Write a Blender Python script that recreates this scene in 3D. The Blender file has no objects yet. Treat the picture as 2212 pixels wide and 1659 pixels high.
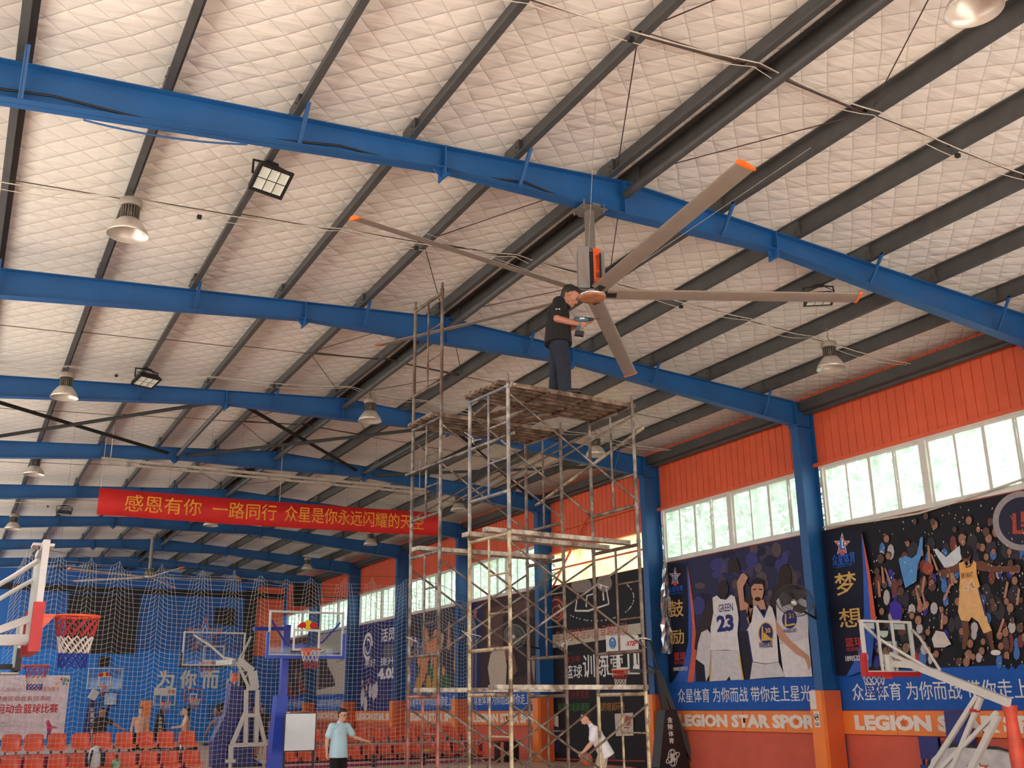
import bpy, math, random
from mathutils import Vector, Matrix
random.seed(7)
PI = math.pi
SC = bpy.context.scene
COL = SC.collection
def V(*a): return Vector(a[0] if len(a) == 1 else a)

# ------------------------------------------------------------------ camera
EYE = V(0, 0, 1.65)
RT = V(0.8828068744, -0.4696159858, -0.0106230126)
UP = V(-0.1316151319, -0.2689988700, 0.9541053459)
FW = V(0.4509207020, 0.8408926091, 0.2992827097)
FPX = 2210.07
cam = bpy.data.objects.new('camera', bpy.data.cameras.new('camera'))
COL.objects.link(cam)
cam.data.sensor_fit = 'HORIZONTAL'; cam.data.sensor_width = 36.0
cam.data.lens = FPX / 2212 * 36
cam.data.clip_start = 0.05; cam.data.clip_end = 400
cam.matrix_world = Matrix(((RT.x, UP.x, -FW.x, EYE.x), (RT.y, UP.y, -FW.y, EYE.y), (RT.z, UP.z, -FW.z, EYE.z), (0, 0, 0, 1)))
SC.camera = cam
def at(px, py, X=None, Y=None, Z=None, D=None):
    """photo pixel -> the world point on that ray at a known X, Y, Z or depth"""
    d = FW + RT * ((px - 1106) / FPX) - UP * ((py - 829.5) / FPX)
    if X is not None: t = (X - EYE.x) / d.x
    elif Y is not None: t = (Y - EYE.y) / d.y
    elif Z is not None: t = (Z - EYE.z) / d.z
    else: t = D
    return EYE + d * t

# ------------------------------------------------------------------ view, sky, daylight
SC.view_settings.view_transform = 'Standard'
SC.view_settings.look = 'None'
SC.view_settings.gamma = 1.0
SC.view_settings.use_curve_mapping = False
SC.view_settings.exposure = 1.75
W = bpy.data.worlds.new('daylight'); SC.world = W; W.use_nodes = True
nt = W.node_tree; nt.nodes.clear()
wo = nt.nodes.new('ShaderNodeOutputWorld'); bg = nt.nodes.new('ShaderNodeBackground')
tc = nt.nodes.new('ShaderNodeTexCoord'); sx = nt.nodes.new('ShaderNodeSeparateXYZ'); rp = nt.nodes.new('ShaderNodeValToRGB')
mr = nt.nodes.new('ShaderNodeMapRange'); mr.inputs['From Min'].default_value = -1; mr.inputs['From Max'].default_value = 1
nt.links.new(tc.outputs['Generated'], sx.inputs[0]); nt.links.new(sx.outputs['Z'], mr.inputs['Value'])
nt.links.new(mr.outputs[0], rp.inputs[0]); nt.links.new(rp.outputs[0], bg.inputs['Color']); nt.links.new(bg.outputs[0], wo.inputs[0])
rp.color_ramp.elements[0].position = 0.0; rp.color_ramp.elements[0].color = (0.95, 0.88, 0.76, 1)
rp.color_ramp.elements[1].position = 1.0; rp.color_ramp.elements[1].color = (0.85, 0.93, 1.0, 1)
e = rp.color_ramp.elements.new(0.49); e.color = (1.0, 0.94, 0.84, 1)
e = rp.color_ramp.elements.new(0.52); e.color = (1.0, 1.0, 0.97, 1)
bg.inputs['Strength'].default_value = 1.9

# ------------------------------------------------------------------ materials
def S(r, g, b):
    f = lambda c: (c / 255) / 12.92 if c <= 10 else ((c / 255 + 0.055) / 1.055) ** 2.4
    return (f(r), f(g), f(b), 1)
MATS = {}
def mat(name, rgb, rough=0.6, metal=0.0, var=0.12, scale=6.0, bump=0.0, bscale=40.0, alpha=None, emit=0.0, spec=0.5, rgb2=None, trans=0.0):
    if name in MATS: return MATS[name]
    m = bpy.data.materials.new(name); m.use_nodes = True
    n = m.node_tree; p = n.nodes['Principled BSDF']; L = n.links
    p.inputs['Roughness'].default_value = rough; p.inputs['Metallic'].default_value = metal
    p.inputs['Specular IOR Level'].default_value = spec
    c = S(*rgb)
    t = n.nodes.new('ShaderNodeTexCoord'); z = n.nodes.new('ShaderNodeTexNoise'); z.inputs['Scale'].default_value = scale; z.inputs['Detail'].default_value = 4
    L.new(t.outputs['Object'], z.inputs['Vector'])
    r = n.nodes.new('ShaderNodeValToRGB'); L.new(z.outputs['Fac'], r.inputs[0])
    c2 = S(*rgb2) if rgb2 else tuple(min(1, x * (1 + var)) for x in c[:3]) + (1,)
    c1 = c if rgb2 else tuple(x * (1 - var) for x in c[:3]) + (1,)
    r.color_ramp.elements[0].position = .38; r.color_ramp.elements[1].position = .62
    r.color_ramp.elements[0].color = c1; r.color_ramp.elements[1].color = c2
    L.new(r.outputs[0], p.inputs['Base Color'])
    if emit:
        L.new(r.outputs[0], p.inputs['Emission Color']); p.inputs['Emission Strength'].default_value = emit
    if bump:
        z2 = n.nodes.new('ShaderNodeTexNoise'); z2.inputs['Scale'].default_value = bscale; L.new(t.outputs['Object'], z2.inputs['Vector'])
        b = n.nodes.new('ShaderNodeBump'); b.inputs['Strength'].default_value = bump; b.inputs['Distance'].default_value = .02
        L.new(z2.outputs['Fac'], b.inputs['Height']); L.new(b.outputs[0], p.inputs['Normal'])
    if alpha is not None: p.inputs['Alpha'].default_value = alpha
    if trans: p.inputs['Transmission Weight'].default_value = trans
    MATS[name] = m
    return m
def glass(name, tint, clear, trans_col=None, rough=.05):
    """thin pane: mostly see-through, a little gloss, a little milky dust"""
    m = bpy.data.materials.new(name); m.use_nodes = True; n = m.node_tree; n.nodes.clear(); L = n.links
    o = n.nodes.new('ShaderNodeOutputMaterial'); a = n.nodes.new('ShaderNodeBsdfTransparent'); a.inputs[0].default_value = S(*tint)
    d = n.nodes.new('ShaderNodeBsdfTranslucent' if trans_col else 'ShaderNodeBsdfGlossy')
    d.inputs[0].default_value = S(*trans_col) if trans_col else (.9, .9, .9, 1)
    if not trans_col: d.inputs['Roughness'].default_value = rough
    mx = n.nodes.new('ShaderNodeMixShader'); z = n.nodes.new('ShaderNodeTexNoise'); z.inputs['Scale'].default_value = 3; z.inputs['Detail'].default_value = 5
    r = n.nodes.new('ShaderNodeMapRange'); r.inputs['From Min'].default_value = .3; r.inputs['From Max'].default_value = .7
    k_ = .5 if trans_col else 0.0
    r.inputs['To Min'].default_value = (1 - clear) * (1 - k_); r.inputs['To Max'].default_value = (1 - clear) * (1 + k_)
    t = n.nodes.new('ShaderNodeTexCoord'); L.new(t.outputs['Object'], z.inputs['Vector']); L.new(z.outputs['Fac'], r.inputs['Value'])
    L.new(r.outputs[0], mx.inputs[0]); L.new(a.outputs[0], mx.inputs[1]); L.new(d.outputs[0], mx.inputs[2]); L.new(mx.outputs[0], o.inputs[0])
    return m

# ------------------------------------------------------------------ mesh helpers
class MB:
    def __init__(s): s.v = []; s.f = []; s.sm = []; s.mi = []; s.cur = 0
    def add(s, vs, fs, smooth=False):
        b = len(s.v); s.v += [V(p) for p in vs]
        for f in fs: s.f.append([i + b for i in f]); s.sm.append(smooth); s.mi.append(s.cur)
        return s
    def box(s, lo, hi):
        e = (len(s.f) // 6 % 9) * 1.4e-4                     # faces of touching boxes never coincide
        x0, y0, z0 = (a - e for a in lo); x1, y1, z1 = (a + e for a in hi)
        return s.add([(x0,y0,z0),(x1,y0,z0),(x1,y1,z0),(x0,y1,z0),(x0,y0,z1),(x1,y0,z1),(x1,y1,z1),(x0,y1,z1)],
                     [(0,3,2,1),(4,5,6,7),(0,1,5,4),(1,2,6,5),(2,3,7,6),(3,0,4,7)])
    def cbox(s, c, sz): return s.box([c[i] - sz[i] / 2 for i in range(3)], [c[i] + sz[i] / 2 for i in range(3)])
    def obox(s, c, ax, ay, az):
        """box round c with half-axis vectors"""
        e = (len(s.f) // 6 % 9) * 1.4e-4
        c = V(c); ax, ay, az = (V(a) * (1 + e / max(1e-4, V(a).length)) for a in (ax, ay, az))
        vs = [c + ax * i + ay * j + az * k for k in (-1, 1) for i, j in ((-1,-1),(1,-1),(1,1),(-1,1))]
        return s.add(vs, [(0,3,2,1),(4,5,6,7),(0,1,5,4),(1,2,6,5),(2,3,7,6),(3,0,4,7)])
    def bar(s, p, q, w, h=None, up=(0, 0, 1)):
        p, q = V(p), V(q); h = h or w; d = q - p; n = d.normalized(); u = V(up)
        sd = n.cross(u)
        if sd.length < 1e-4: sd = n.cross(V(1, 0, 0))
        sd.normalize(); u = sd.cross(n)
        return s.obox((p + q) / 2, sd * w / 2, d / 2, u * h / 2)
    def tube(s, pts, r, n=8, cap=True, closed=False):
        pts = [V(p) for p in pts]; rs = r if isinstance(r, (list, tuple)) else [r] * len(pts)
        vs = []; N = len(pts); prev = None
        for i, p in enumerate(pts):
            a = pts[(i - 1) % N] if (i or closed) else p; b = pts[(i + 1) % N] if (i < N - 1 or closed) else p
            d = (b - a).normalized()
            if prev is None:
                sd = d.cross(V(0, 0, 1))
                if sd.length < .05: sd = d.cross(V(1, 0, 0))
            else: sd = prev - d * prev.dot(d)
            sd.normalize(); prev = sd; u = sd.cross(d)
            vs += [p + (sd * math.cos(2 * PI * k / n) + u * math.sin(2 * PI * k / n)) * rs[i] for k in range(n)]
        fs = []
        for i in range(N if closed else N - 1):
            j = (i + 1) % N
            for k in range(n): fs.append((i*n+k, i*n+(k+1)%n, j*n+(k+1)%n, j*n+k))
        s.add(vs, fs, True)
        if cap and not closed: s.add(vs[:n], [tuple(range(n))]); s.add(vs[-n:], [tuple(reversed(range(n)))])
        return s
    def lathe(s, prof, o=(0, 0, 0), n=24, ax=(0, 0, 1), smooth=True, scale=(1, 1)):
        o = V(o); a = V(ax).normalized(); sd = a.cross(V(0, 1, 0))
        if sd.length < .05: sd = a.cross(V(1, 0, 0))
        sd.normalize(); u = a.cross(sd); vs = []; fs = []
        for r, h in prof: vs += [o + a * h + (sd * math.cos(2*PI*k/n) * scale[0] + u * math.sin(2*PI*k/n) * scale[1]) * r for k in range(n)]
        for i in range(len(prof) - 1):
            for k in range(n): fs.append((i*n+k, i*n+(k+1)%n, (i+1)*n+(k+1)%n, (i+1)*n+k))
        return s.add(vs, fs, smooth)
    def prism(s, poly, d):
        """closed planar polygon (3-D points) pushed along d"""
        poly = [V(p) for p in poly]; d = V(d); n = len(poly)
        return s.add(poly + [p + d for p in poly], [tuple(reversed(range(n))), tuple(range(n, 2*n))] + [(i, (i+1)%n, n+(i+1)%n, n+i) for i in range(n)])
    def ball(s, c, r, n=16, m=10, sc=(1, 1, 1)):
        c = V(c); prof = [(max(1e-4, math.sin(PI*i/m)), -math.cos(PI*i/m)) for i in range(m+1)]
        vs = []; fs = []
        for a, h in prof: vs += [c + V(a*math.cos(2*PI*k/n)*sc[0], a*math.sin(2*PI*k/n)*sc[1], h*sc[2]) * r for k in range(n)]
        for i in range(m):
            for k in range(n): fs.append((i*n+k, i*n+(k+1)%n, (i+1)*n+(k+1)%n, (i+1)*n+k))
        return s.add(vs, fs, True)
    def build(s, name, m, parent=None, local=False):
        ms = m if isinstance(m, (list, tuple)) else [m]
        me = bpy.data.meshes.new(name)
        off = V(0, 0, 0)
        if not local:
            if parent is not None: off = wloc(parent)
            elif s.v:
                xs = [p.x for p in s.v]; ys = [p.y for p in s.v]; zs = [p.z for p in s.v]
                off = V((min(xs)+max(xs))/2, (min(ys)+max(ys))/2, min(zs))
        me.from_pydata([tuple(p - off) for p in s.v], [], s.f)
        for x in ms: me.materials.append(x)
        me.polygons.foreach_set('use_smooth', s.sm); me.polygons.foreach_set('material_index', s.mi)
        me.update()
        o = bpy.data.objects.new(name, me); COL.objects.link(o)
        if parent is not None: o.parent = parent
        elif not local: o.location = off
        return o
def wloc(o):
    p = V(0, 0, 0)
    while o is not None: p += o.location; o = o.parent
    return p
LABELS = {}
def tag(o, label, cat, group=None, kind=None):
    if label: o['label'] = label
    if cat: o['category'] = cat
    if group: o['group'] = group
    if kind: o['kind'] = kind
    return o
def struct(o): o['kind'] = 'structure'; return o
def thing(name, label, cat, loc=(0, 0, 0), rz=0.0, group=None):
    o = bpy.data.objects.new(name, None); COL.objects.link(o); o.empty_display_size = .1
    o.location = loc; o.rotation_euler = (0, 0, rz)
    return tag(o, label, cat, group)
def dup(root, loc, rz=None, label=None, rot=None):
    def cp(o, par):
        c = o.copy(); COL.objects.link(c)
        if par is not None: c.parent = par
        for ch in list(o.children): cp(ch, c)
        return c
    r = cp(root, None); r.location = loc
    if rz is not None: r.rotation_euler = (0, 0, rz)
    if rot is not None: r.rotation_euler = rot
    if label: r['label'] = label
    return r
ORD = ['first','second','third','fourth','fifth','sixth','seventh','eighth','ninth','tenth','eleventh','twelfth','thirteenth','fourteenth','fifteenth','sixteenth']
def mesh_of(o, name, mats, parent=None, off=None):
    """apply an object's modifiers into a fresh mesh object and drop the old one"""
    dg = bpy.context.evaluated_depsgraph_get(); dg.update()
    me = bpy.data.meshes.new_from_object(o.evaluated_get(dg)); me.name = name
    bpy.data.objects.remove(o)
    n = bpy.data.objects.new(name, me); COL.objects.link(n)
    if mats is not None:
        me.materials.clear()
        for x in mats: me.materials.append(x)
    if parent is not None: n.parent = parent
    return n
def text_mesh(s, bold=0.0):
    c = bpy.data.curves.new('t', 'FONT'); c.body = s; c.size = 1; c.align_x = 'CENTER'; c.offset = bold; c.resolution_u = 2; c.space_line = .95
    o = bpy.data.objects.new('t', c); COL.objects.link(o)
    dg = bpy.context.evaluated_depsgraph_get(); dg.update()
    me = bpy.data.meshes.new_from_object(o.evaluated_get(dg))
    bpy.data.objects.remove(o); bpy.data.curves.remove(c)
    return me
def lettering(name, s, p0, ex, ey, m, parent=None, bold=0.0, slant=0.0):
    """text fitted into the parallelogram at p0 (lower left) with edge vectors ex, ey"""
    cjk = any(ord(ch) > 0x2e80 for ch in s); ex, ey, p0 = V(ex), V(ey), V(p0); me = text_mesh(s, 0 if cjk else bold)
    xs = [v.co.x for v in me.vertices]; ys = [v.co.y for v in me.vertices]
    x0, x1, y0, y1 = min(xs), max(xs), min(ys), max(ys)
    off = wloc(parent) if parent is not None else V(0, 0, 0)
    for v in me.vertices:
        a = (v.co.x - x0) / (x1 - x0); b = (v.co.y - y0) / (y1 - y0)
        v.co = p0 + ex * (a + slant * b) + ey * b - off
    if cjk and bold > 0:                                         # heavier strokes: shifted layers of the same glyphs
        nn = ex.cross(ey).normalized(); vs = [v.co.copy() for v in me.vertices]; fs = [tuple(p.vertices) for p in me.polygons]; av = []; af = []
        for j, (dx, dy) in enumerate(((0, 0), (-.5, .3), (.5, -.3), (.4, .4))):
            d = ex.normalized() * dx * bold * ey.length + ey * dy * bold + nn * j * .00022; k = len(av); av += [v + d for v in vs]; af += [tuple(i + k for i in f) for f in fs]
        bpy.data.meshes.remove(me); me = bpy.data.meshes.new(name); me.from_pydata(av, [], af)
    me.materials.clear(); me.materials.append(m); me.update()
    for p in me.polygons: p.material_index = 0
    o = bpy.data.objects.new(name, me); COL.objects.link(o)
    if parent is not None: o.parent = parent
    return o
# ------------------------------------------------------------------ the hall
XW, XR, XL = 16.25, 7.577, -1.098          # right column face, ridge, left column face
WALL = 16.76                                # right wall face
SL, ZP = .0639, 8.74                        # roof slope, underside of the purlins at the ridge
Y0, BAY = 16.79, 6.0                        # second visible frame, bay
YE = Y0 + 7 * BAY                           # far end wall
FR = [Y0 + BAY * k for k in range(-3, 7)]   # frames
def zpur(x): return ZP - SL * abs(x - XR)
def zceil(x): return zpur(x) + .255

M_blue = mat('blue_steel_paint', (24, 84, 140), .5, var=.08, scale=1.5)
M_purl = mat('dark_grey_purlin_steel', (70, 70, 69), .5, var=.12, scale=3)
M_orange = mat('orange_wall_sheet', (222, 96, 58), .5, var=.05, scale=2)
M_red = mat('orange_red_wall_paint', (204, 92, 70), .7, var=.05, scale=2)
M_wblue = mat('blue_wall_paint', (38, 104, 184), .8, var=.06, scale=1)
M_wblue2 = mat('royal_blue_wall', (38, 130, 222), .8, var=.06, scale=1)
M_navy = mat('navy_wall_paint', (44, 104, 180), .8, var=.08, scale=1)
M_white = mat('white_frame_paint', (206, 206, 200), .4, var=.04)
M_black = mat('black_paint', (24, 24, 26), .5)
M_alu = mat('white_aluminium', (214, 212, 204), .35, var=.04)

def ceiling_mat():
    m = bpy.data.materials.new('quilted_white_insulation'); m.use_nodes = True; n = m.node_tree; L = n.links
    p = n.nodes['Principled BSDF']; p.inputs['Roughness'].default_value = .38; p.inputs['Specular IOR Level'].default_value = .45
    t = n.nodes.new('ShaderNodeTexCoord'); s = n.nodes.new('ShaderNodeSeparateXYZ'); L.new(t.outputs['Object'], s.inputs[0])
    def mth(op, a, b=None):
        x = n.nodes.new('ShaderNodeMath'); x.operation = op
        for i, k in enumerate((a, b)):
            if k is None: continue
            if isinstance(k, (int, float)): x.inputs[i].default_value = k
            else: L.new(k, x.inputs[i])
        return x.outputs[0]
    PT = .30
    wob = n.nodes.new('ShaderNodeTexNoise'); wob.inputs['Scale'].default_value = .9; L.new(t.outputs['Object'], wob.inputs['Vector'])
    wv = mth('MULTIPLY', mth('SUBTRACT', wob.outputs['Fac'], .5), .12)
    u = mth('DIVIDE', mth('ADD', mth('MULTIPLY', mth('ADD', s.outputs['X'], s.outputs['Y']), .7071), wv), PT)
    v = mth('DIVIDE', mth('ADD', mth('MULTIPLY', mth('SUBTRACT', s.outputs['X'], s.outputs['Y']), .7071), wv), PT)
    su = mth('ABSOLUTE', mth('SINE', mth('MULTIPLY', u, PI))); sv = mth('ABSOLUTE', mth('SINE', mth('MULTIPLY', v, PI)))
    pil = mth('POWER', mth('MINIMUM', su, sv), .55)
    mp = n.nodes.new('ShaderNodeMapping'); mp.inputs['Rotation'].default_value = (0, 0, .6); mp.inputs['Scale'].default_value = (1.1, 5.5, 1)
    L.new(t.outputs['Object'], mp.inputs['Vector'])
    wr = n.nodes.new('ShaderNodeTexNoise'); wr.inputs['Scale'].default_value = 1.3; wr.inputs['Detail'].default_value = 3; L.new(mp.outputs[0], wr.inputs['Vector'])
    lg = n.nodes.new('ShaderNodeTexNoise'); lg.inputs['Scale'].default_value = .8; lg.inputs['Detail'].default_value = 2; L.new(t.outputs['Object'], lg.inputs['Vector'])
    h = mth('ADD', mth('ADD', mth('MULTIPLY', pil, .35), mth('MULTIPLY', wr.outputs['Fac'], .8)), mth('MULTIPLY', lg.outputs['Fac'], 1.0))
    b = n.nodes.new('ShaderNodeBump'); b.inputs['Strength'].default_value = .55; b.inputs['Distance'].default_value = .07
    L.new(h, b.inputs['Height']); L.new(b.outputs[0], p.inputs['Normal'])
    # support wires one way, wrinkle-like shadow lines painted in the other way
    wire = mth('MAXIMUM', mth('LESS_THAN', su, .05), mth('LESS_THAN', sv, .025))
    mx = n.nodes.new('ShaderNodeMix'); mx.data_type = 'RGBA'; L.new(mth('MULTIPLY', wire, .55), mx.inputs['Factor'])
    mx.inputs[6].default_value = S(236, 230, 219); mx.inputs[7].default_value = S(120, 104, 88)
    L.new(mx.outputs[2], p.inputs['Base Color'])
    return m
M_ceil = ceiling_mat()
YN = -2.2
b = MB()
for sg in (-1, 1):
    xe = XR + sg * 9.4
    ze = zceil(xe)
    b.prism([(XR, YN, zceil(XR)), (xe, YN, ze), (xe, YN, ze + .1), (XR, YN, zceil(XR) + .1)], (0, YE + .3 - YN, 0))
struct(b.build('ceiling', M_ceil, local=True))
M_floor = mat('pale_bounce_floor', (214, 184, 162), .45, var=.05, scale=1)  # unseen floor, pale tone chosen to bounce light onto the ceiling
struct(MB().box((-1.9, YN, -.1), (16.9, YE + .3, 0)).build('floor', M_floor))
M_ground = mat('pale_concrete_ground', (176, 172, 160), .9, var=.1, scale=.3)
tag(MB().box((16.95, -30, -.4), (60, YE + 30, -.3)).build('yard', M_ground), None, None, kind='structure')

# right wall, bay by bay: orange sheet, girts, padded skirting; openings for the windows
ZS, ZH = 5.27, 6.73
yA = YN; b = MB()
b.box((WALL, yA, 0), (WALL + .14, YE, ZS))                       # below the windows
b2 = MB()
for k in range(-3, 8):                                           # corrugated orange sheet above the windows
    a0 = max(YN, Y0 + BAY * (k - 1)); a1 = Y0 + BAY * k
    zh = 6.28 if k == 2 else ZH
    b2.box((WALL + .02, a0, zh), (WALL + .14, a1, 8.5))
    y = a0
    while y < a1 - .06:
        b2.box((WALL + .005, y, zh), (WALL + .02, y + .21, 8.5)); y += .235
    b2.box((WALL - .05, a0, zh - .03), (WALL + .14, a1, zh + .05))
struct(b.build('wall_right', M_red, local=True))
struct(b2.build('wall_right', M_orange, local=True))
b = MB().box((WALL - .012, YN, 1.47), (WALL - .001, YE, ZS - .02))
struct(b.build('trim_1', M_wblue, local=True))
# far end wall
b = MB(); b.prism([(-1.9, YE, 0), (16.9, YE, 0), (16.9, YE, zceil(16.9)), (XR, YE, zceil(XR)), (-1.9, YE, zceil(-1.9))], (0, .2, 0))
struct(b.build('wall_end', M_navy, local=True))
b = MB().box((-1.9, YE - .03, 0), (14.6, YE - .002, 4.6)); struct(b.build('trim_2', M_wblue2, local=True))  # brighter blue over the lower part of the end wall
b = MB().box((-1.9, YE - .12, 7.55), (16.5, YE - .002, 7.85)); struct(b.build('trim_3', M_black, local=True))
b = MB().box((15.0, YE - .05, 4.4), (16.5, YE - .002, 8.2)); struct(b.build('trim_4', M_orange, local=True))
b = MB().box((14.3, YE - .2, 0), (14.95, YE - .01, 8.0)); struct(b.build('trim_5', M_black, local=True))
# left wall: out of view, its opening band shaped for the daylight on the ceiling
b = MB().box((-1.75, YN, 0), (-1.6, YE, 4.6)); b.box((-1.75, YN, 6.95), (-1.6, YE, 8.4))
struct(b.build('wall_left', M_red, local=True))
struct(MB().box((-1.75, YN - .15, 4.4), (16.9, YN - .01, 9.1)).build('wall_back_light_block', M_orange, local=True))  # added out of view to keep daylight from the near end off the ceiling

# windows in the right wall
M_glass = glass('dusty_window_glass', (226, 236, 230), .5, (196, 206, 198))
M_frp = glass('cream_translucent_sheet', (200, 200, 170), .05, (255, 250, 214))
wn = 0
for k in range(-1, 8):
    a1 = Y0 + BAY * k - .18; a0 = Y0 + BAY * (k - 1) + .18
    if k == 2:
        t = MB()
        y = a0
        while y < a1 - .05:
            t.box((WALL + .05, y, ZS - .02), (WALL + .062, y + .12, 6.30)); t.box((WALL + .062, y + .12, ZS - .02), (WALL + .074, min(a1, y + .17), 6.30)); y += .17
        wn += 1; struct(t.build('window_%d' % wn, M_frp, local=True)); continue
    wn += 1
    fr = MB()
    fr.box((WALL - .03, a0, ZS), (WALL + .08, a1, ZS + .07)); fr.box((WALL - .03, a0, ZH - .07), (WALL + .08, a1, ZH))
    fr.box((WALL - .03, a0, ZS), (WALL + .08, a0 + .06, ZH)); fr.box((WALL - .03, a1 - .06, ZS), (WALL + .08, a1, ZH))
    mid = (a0 + a1) / 2; fr.box((WALL - .03, mid - .08, ZS), (WALL + .08, mid + .08, ZH))
    wf = struct(fr.build('window_%d' % wn, M_alu))
    for h0, h1 in ((a0 + .06, mid - .08), (mid + .08, a1 - .06)):
        w = (h1 - h0) / 4
        for i in range(4):
            s_ = MB(); y = h0 + w * i; xx = WALL + (.0 if i in (1, 2) else .035)
            for (p, q) in (((y, ZS + .07), (y + w, ZS + .12)), ((y, ZH - .12), (y + w, ZH - .07)), ((y, ZS + .07), (y + .035, ZH - .07)), ((y + w - .035, ZS + .07), (y + w, ZH - .07))):
                s_.box((xx, p[0], p[1]), (xx + .03, q[0], q[1]))
            so = s_.build('sash', M_alu, wf)
            g = MB().box((xx + .012, y + .035, ZS + .12), (xx + .018, y + w - .035, ZH - .12)).build('pane', M_glass, so)

# steel portal frames
XS = 5.75 / 2 - .0                                              # splice offset
KN = [(XL, 7.70), (4.80, 8.245), (XR, 8.222), (10.37, 8.255), (XW, 7.628)]
def zbot(x):
    for (a, za), (c, zc) in zip(KN, KN[1:]):
        if a <= x <= c: return za + (zc - za) * (x - a) / (c - a)
PXL = [XR - .205 - 1.5 * i for i in range(6)]; PXR = [XR + .205 + 1.5 * i for i in range(6)]
NEAR = ['nearest visible', 'second', 'third', 'fourth', 'fifth', 'sixth', 'seventh', 'eighth']
for k, y in enumerate(FR):
    n = k - 2
    lab = ('nearest blue steel roof beam, carrying the big fan' if n == 0 else 'blue steel roof frame just behind the scaffold worker' if n == 1 else
           'blue steel roof frame, %s from the camera' % ORD[n] if n > 1 else 'blue steel roof frame overhead, %s the camera' % ('behind' if n == -2 else 'beside'))
    t = thing('portal_frame', lab, 'roof frame', (XR, y, 0), group='blue steel portal frames')
    # columns
    for side, xf, xo in ((1, XW, WALL - .01), (-1, XL, -1.59)):
        c = MB(); xa, xb = min(xf, xo), max(xf, xo)
        zt = zpur(xf) - .02
        c.box((xf - .006, y - .12, 0), (xf + .006, y + .12, zt)); c.box((xo - .006, y - .12, 0), (xo + .006, y + .12, zt))
        c.box((xa, y - .005, 0), (xb, y + .005, zt)); c.box((xa, y - .12, KN[-1][1] - .01), (xb, y + .12, KN[-1][1] + .004))
        c.box((min(xf, xf - .05 * side) , y - .12, KN[-1][1] - .03), (max(xf, xf - .05 * side), y + .12, KN[-1][1] + .02))
        c.build('column', M_blue, t)
    r = MB()
    top = [(x, zpur(x) - .002) for x in (XL, XR, XW + .45)]
    bot = list(reversed(KN))
    r.prism([(x, y - .005, z) for x, z in [(XL, KN[0][1])] + top + [(XW + .45, KN[-1][1])] + bot[:-1]], (0, .01, 0))
    for (xa, za), (xb, zb) in zip(KN, KN[1:]):
        r.prism([(xa, y - .1, za), (xb, y - .1, zb), (xb, y - .1, zb + .012), (xa, y - .1, za + .012)], (0, .2, 0))
    for (xa, za), (xb, zb) in zip(top, top[1:]):
        r.prism([(xa, y - .1, za - .012), (xb, y - .1, zb - .012), (xb, y - .1, zb), (xa, y - .1, za)], (0, .2, 0))
    r.build('rafter', M_blue, t)
    for xs in (4.80, 10.37, XR):
        p = MB(); d = .13 if xs != XR else .0
        p.box((xs - .012, y - .11, zbot(xs) - d), (xs + .012, y + .11, zpur(xs) - .004))
        if d:
            for sg in (-1, 1):
                p.prism([(xs + sg * .012, y - .006, zbot(xs) - d), (xs + sg * .14, y - .006, zbot(xs)), (xs + sg * .012, y - .006, zbot(xs))], (0, .012, 0))
                for dz in (-.07, .1): p.tube([(xs - .03, y + sg * .06, zbot(xs) + dz), (xs + .03, y + sg * .06, zbot(xs) + dz)], .014, 6)
        p.build('splice_plate' if d else 'ridge_plate', M_blue, t)
    for xs in [PXL[i] for i in (1, 3, 5)] + [PXR[i] for i in (1, 3, 5)]:
        f_ = MB().bar((xs, y - .09, zbot(xs) + .02), (xs, y - .42, zpur(xs) + .02), .05, .012, (1, 0, 0))
        f_.bar((xs + .02, y - .09, zbot(xs) + .02), (xs + .02, y - .42, zpur(xs) + .02), .006, .05, (1, 0, 0))
        f_.build('fly_brace', M_blue, t)
# purlins: Z-sections running the length of the hall
def zed(b, x, zb, h, w, sg, y0, y1, tk=.012):
    b.box((x - tk/2, y0, zb), (x + tk/2, y1, zb + h))
    b.box((min(x, x + sg * w), y0, zb), (max(x, x + sg * w), y1, zb + tk))
    b.box((min(x, x + sg * w) , y0, zb), (min(x, x + sg * w) + .008, y1, zb + .03)) if sg < 0 else b.box((x + w - .008, y0, zb), (x + w, y1, zb + .03))
    b.box((min(x, x - sg * w), y0, zb + h - tk), (max(x, x - sg * w), y1, zb + h))
for side, L_ in (('left', PXL), ('right', PXR)):
    for i, x in enumerate(L_):
        b = MB(); zed(b, x, zpur(x), .25, .08, 1 if side == 'right' else -1, YN, YE)
        for y in FR:                                             # cleats with bolts where it crosses a frame
            b.box((x - .05, y - .2, zpur(x) + .005), (x - .008, y + .2, zpur(x) + .24))
            for dy in (-.14, .14):
                for dz in (.06, .14): b.tube([(x - .075, y + dy, zpur(x) + dz), (x + .03, y + dy, zpur(x) + dz)], .012, 6)
        tag(b.build('roof_purlin', M_purl), ('dark grey roof purlin next to the ridge on its %s side' % side) if i == 0 else 'dark grey roof purlin, %s out from the ridge on the %s slope' % (ORD[i], side), 'purlin', 'roof purlins')
for k, y in enumerate(FR[:-1]):
    b = MB(); b.box((WALL - .34, y + .012, 7.98), (WALL - .03, y + BAY - .012, 8.22)); b.tube([(WALL - .14, y + .012, 7.96), (WALL - .14, y + BAY - .012, 7.96)], .06, 8)
    tag(b.build('eave_strut', M_purl), 'dark eave strut along the orange wall top, %s' % ('bay nearest the camera' if k == 1 else 'behind the camera' if k == 0 else 'bay after the %s blue frame' % ORD[k - 2]), 'eave strut', 'eave struts')
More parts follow.
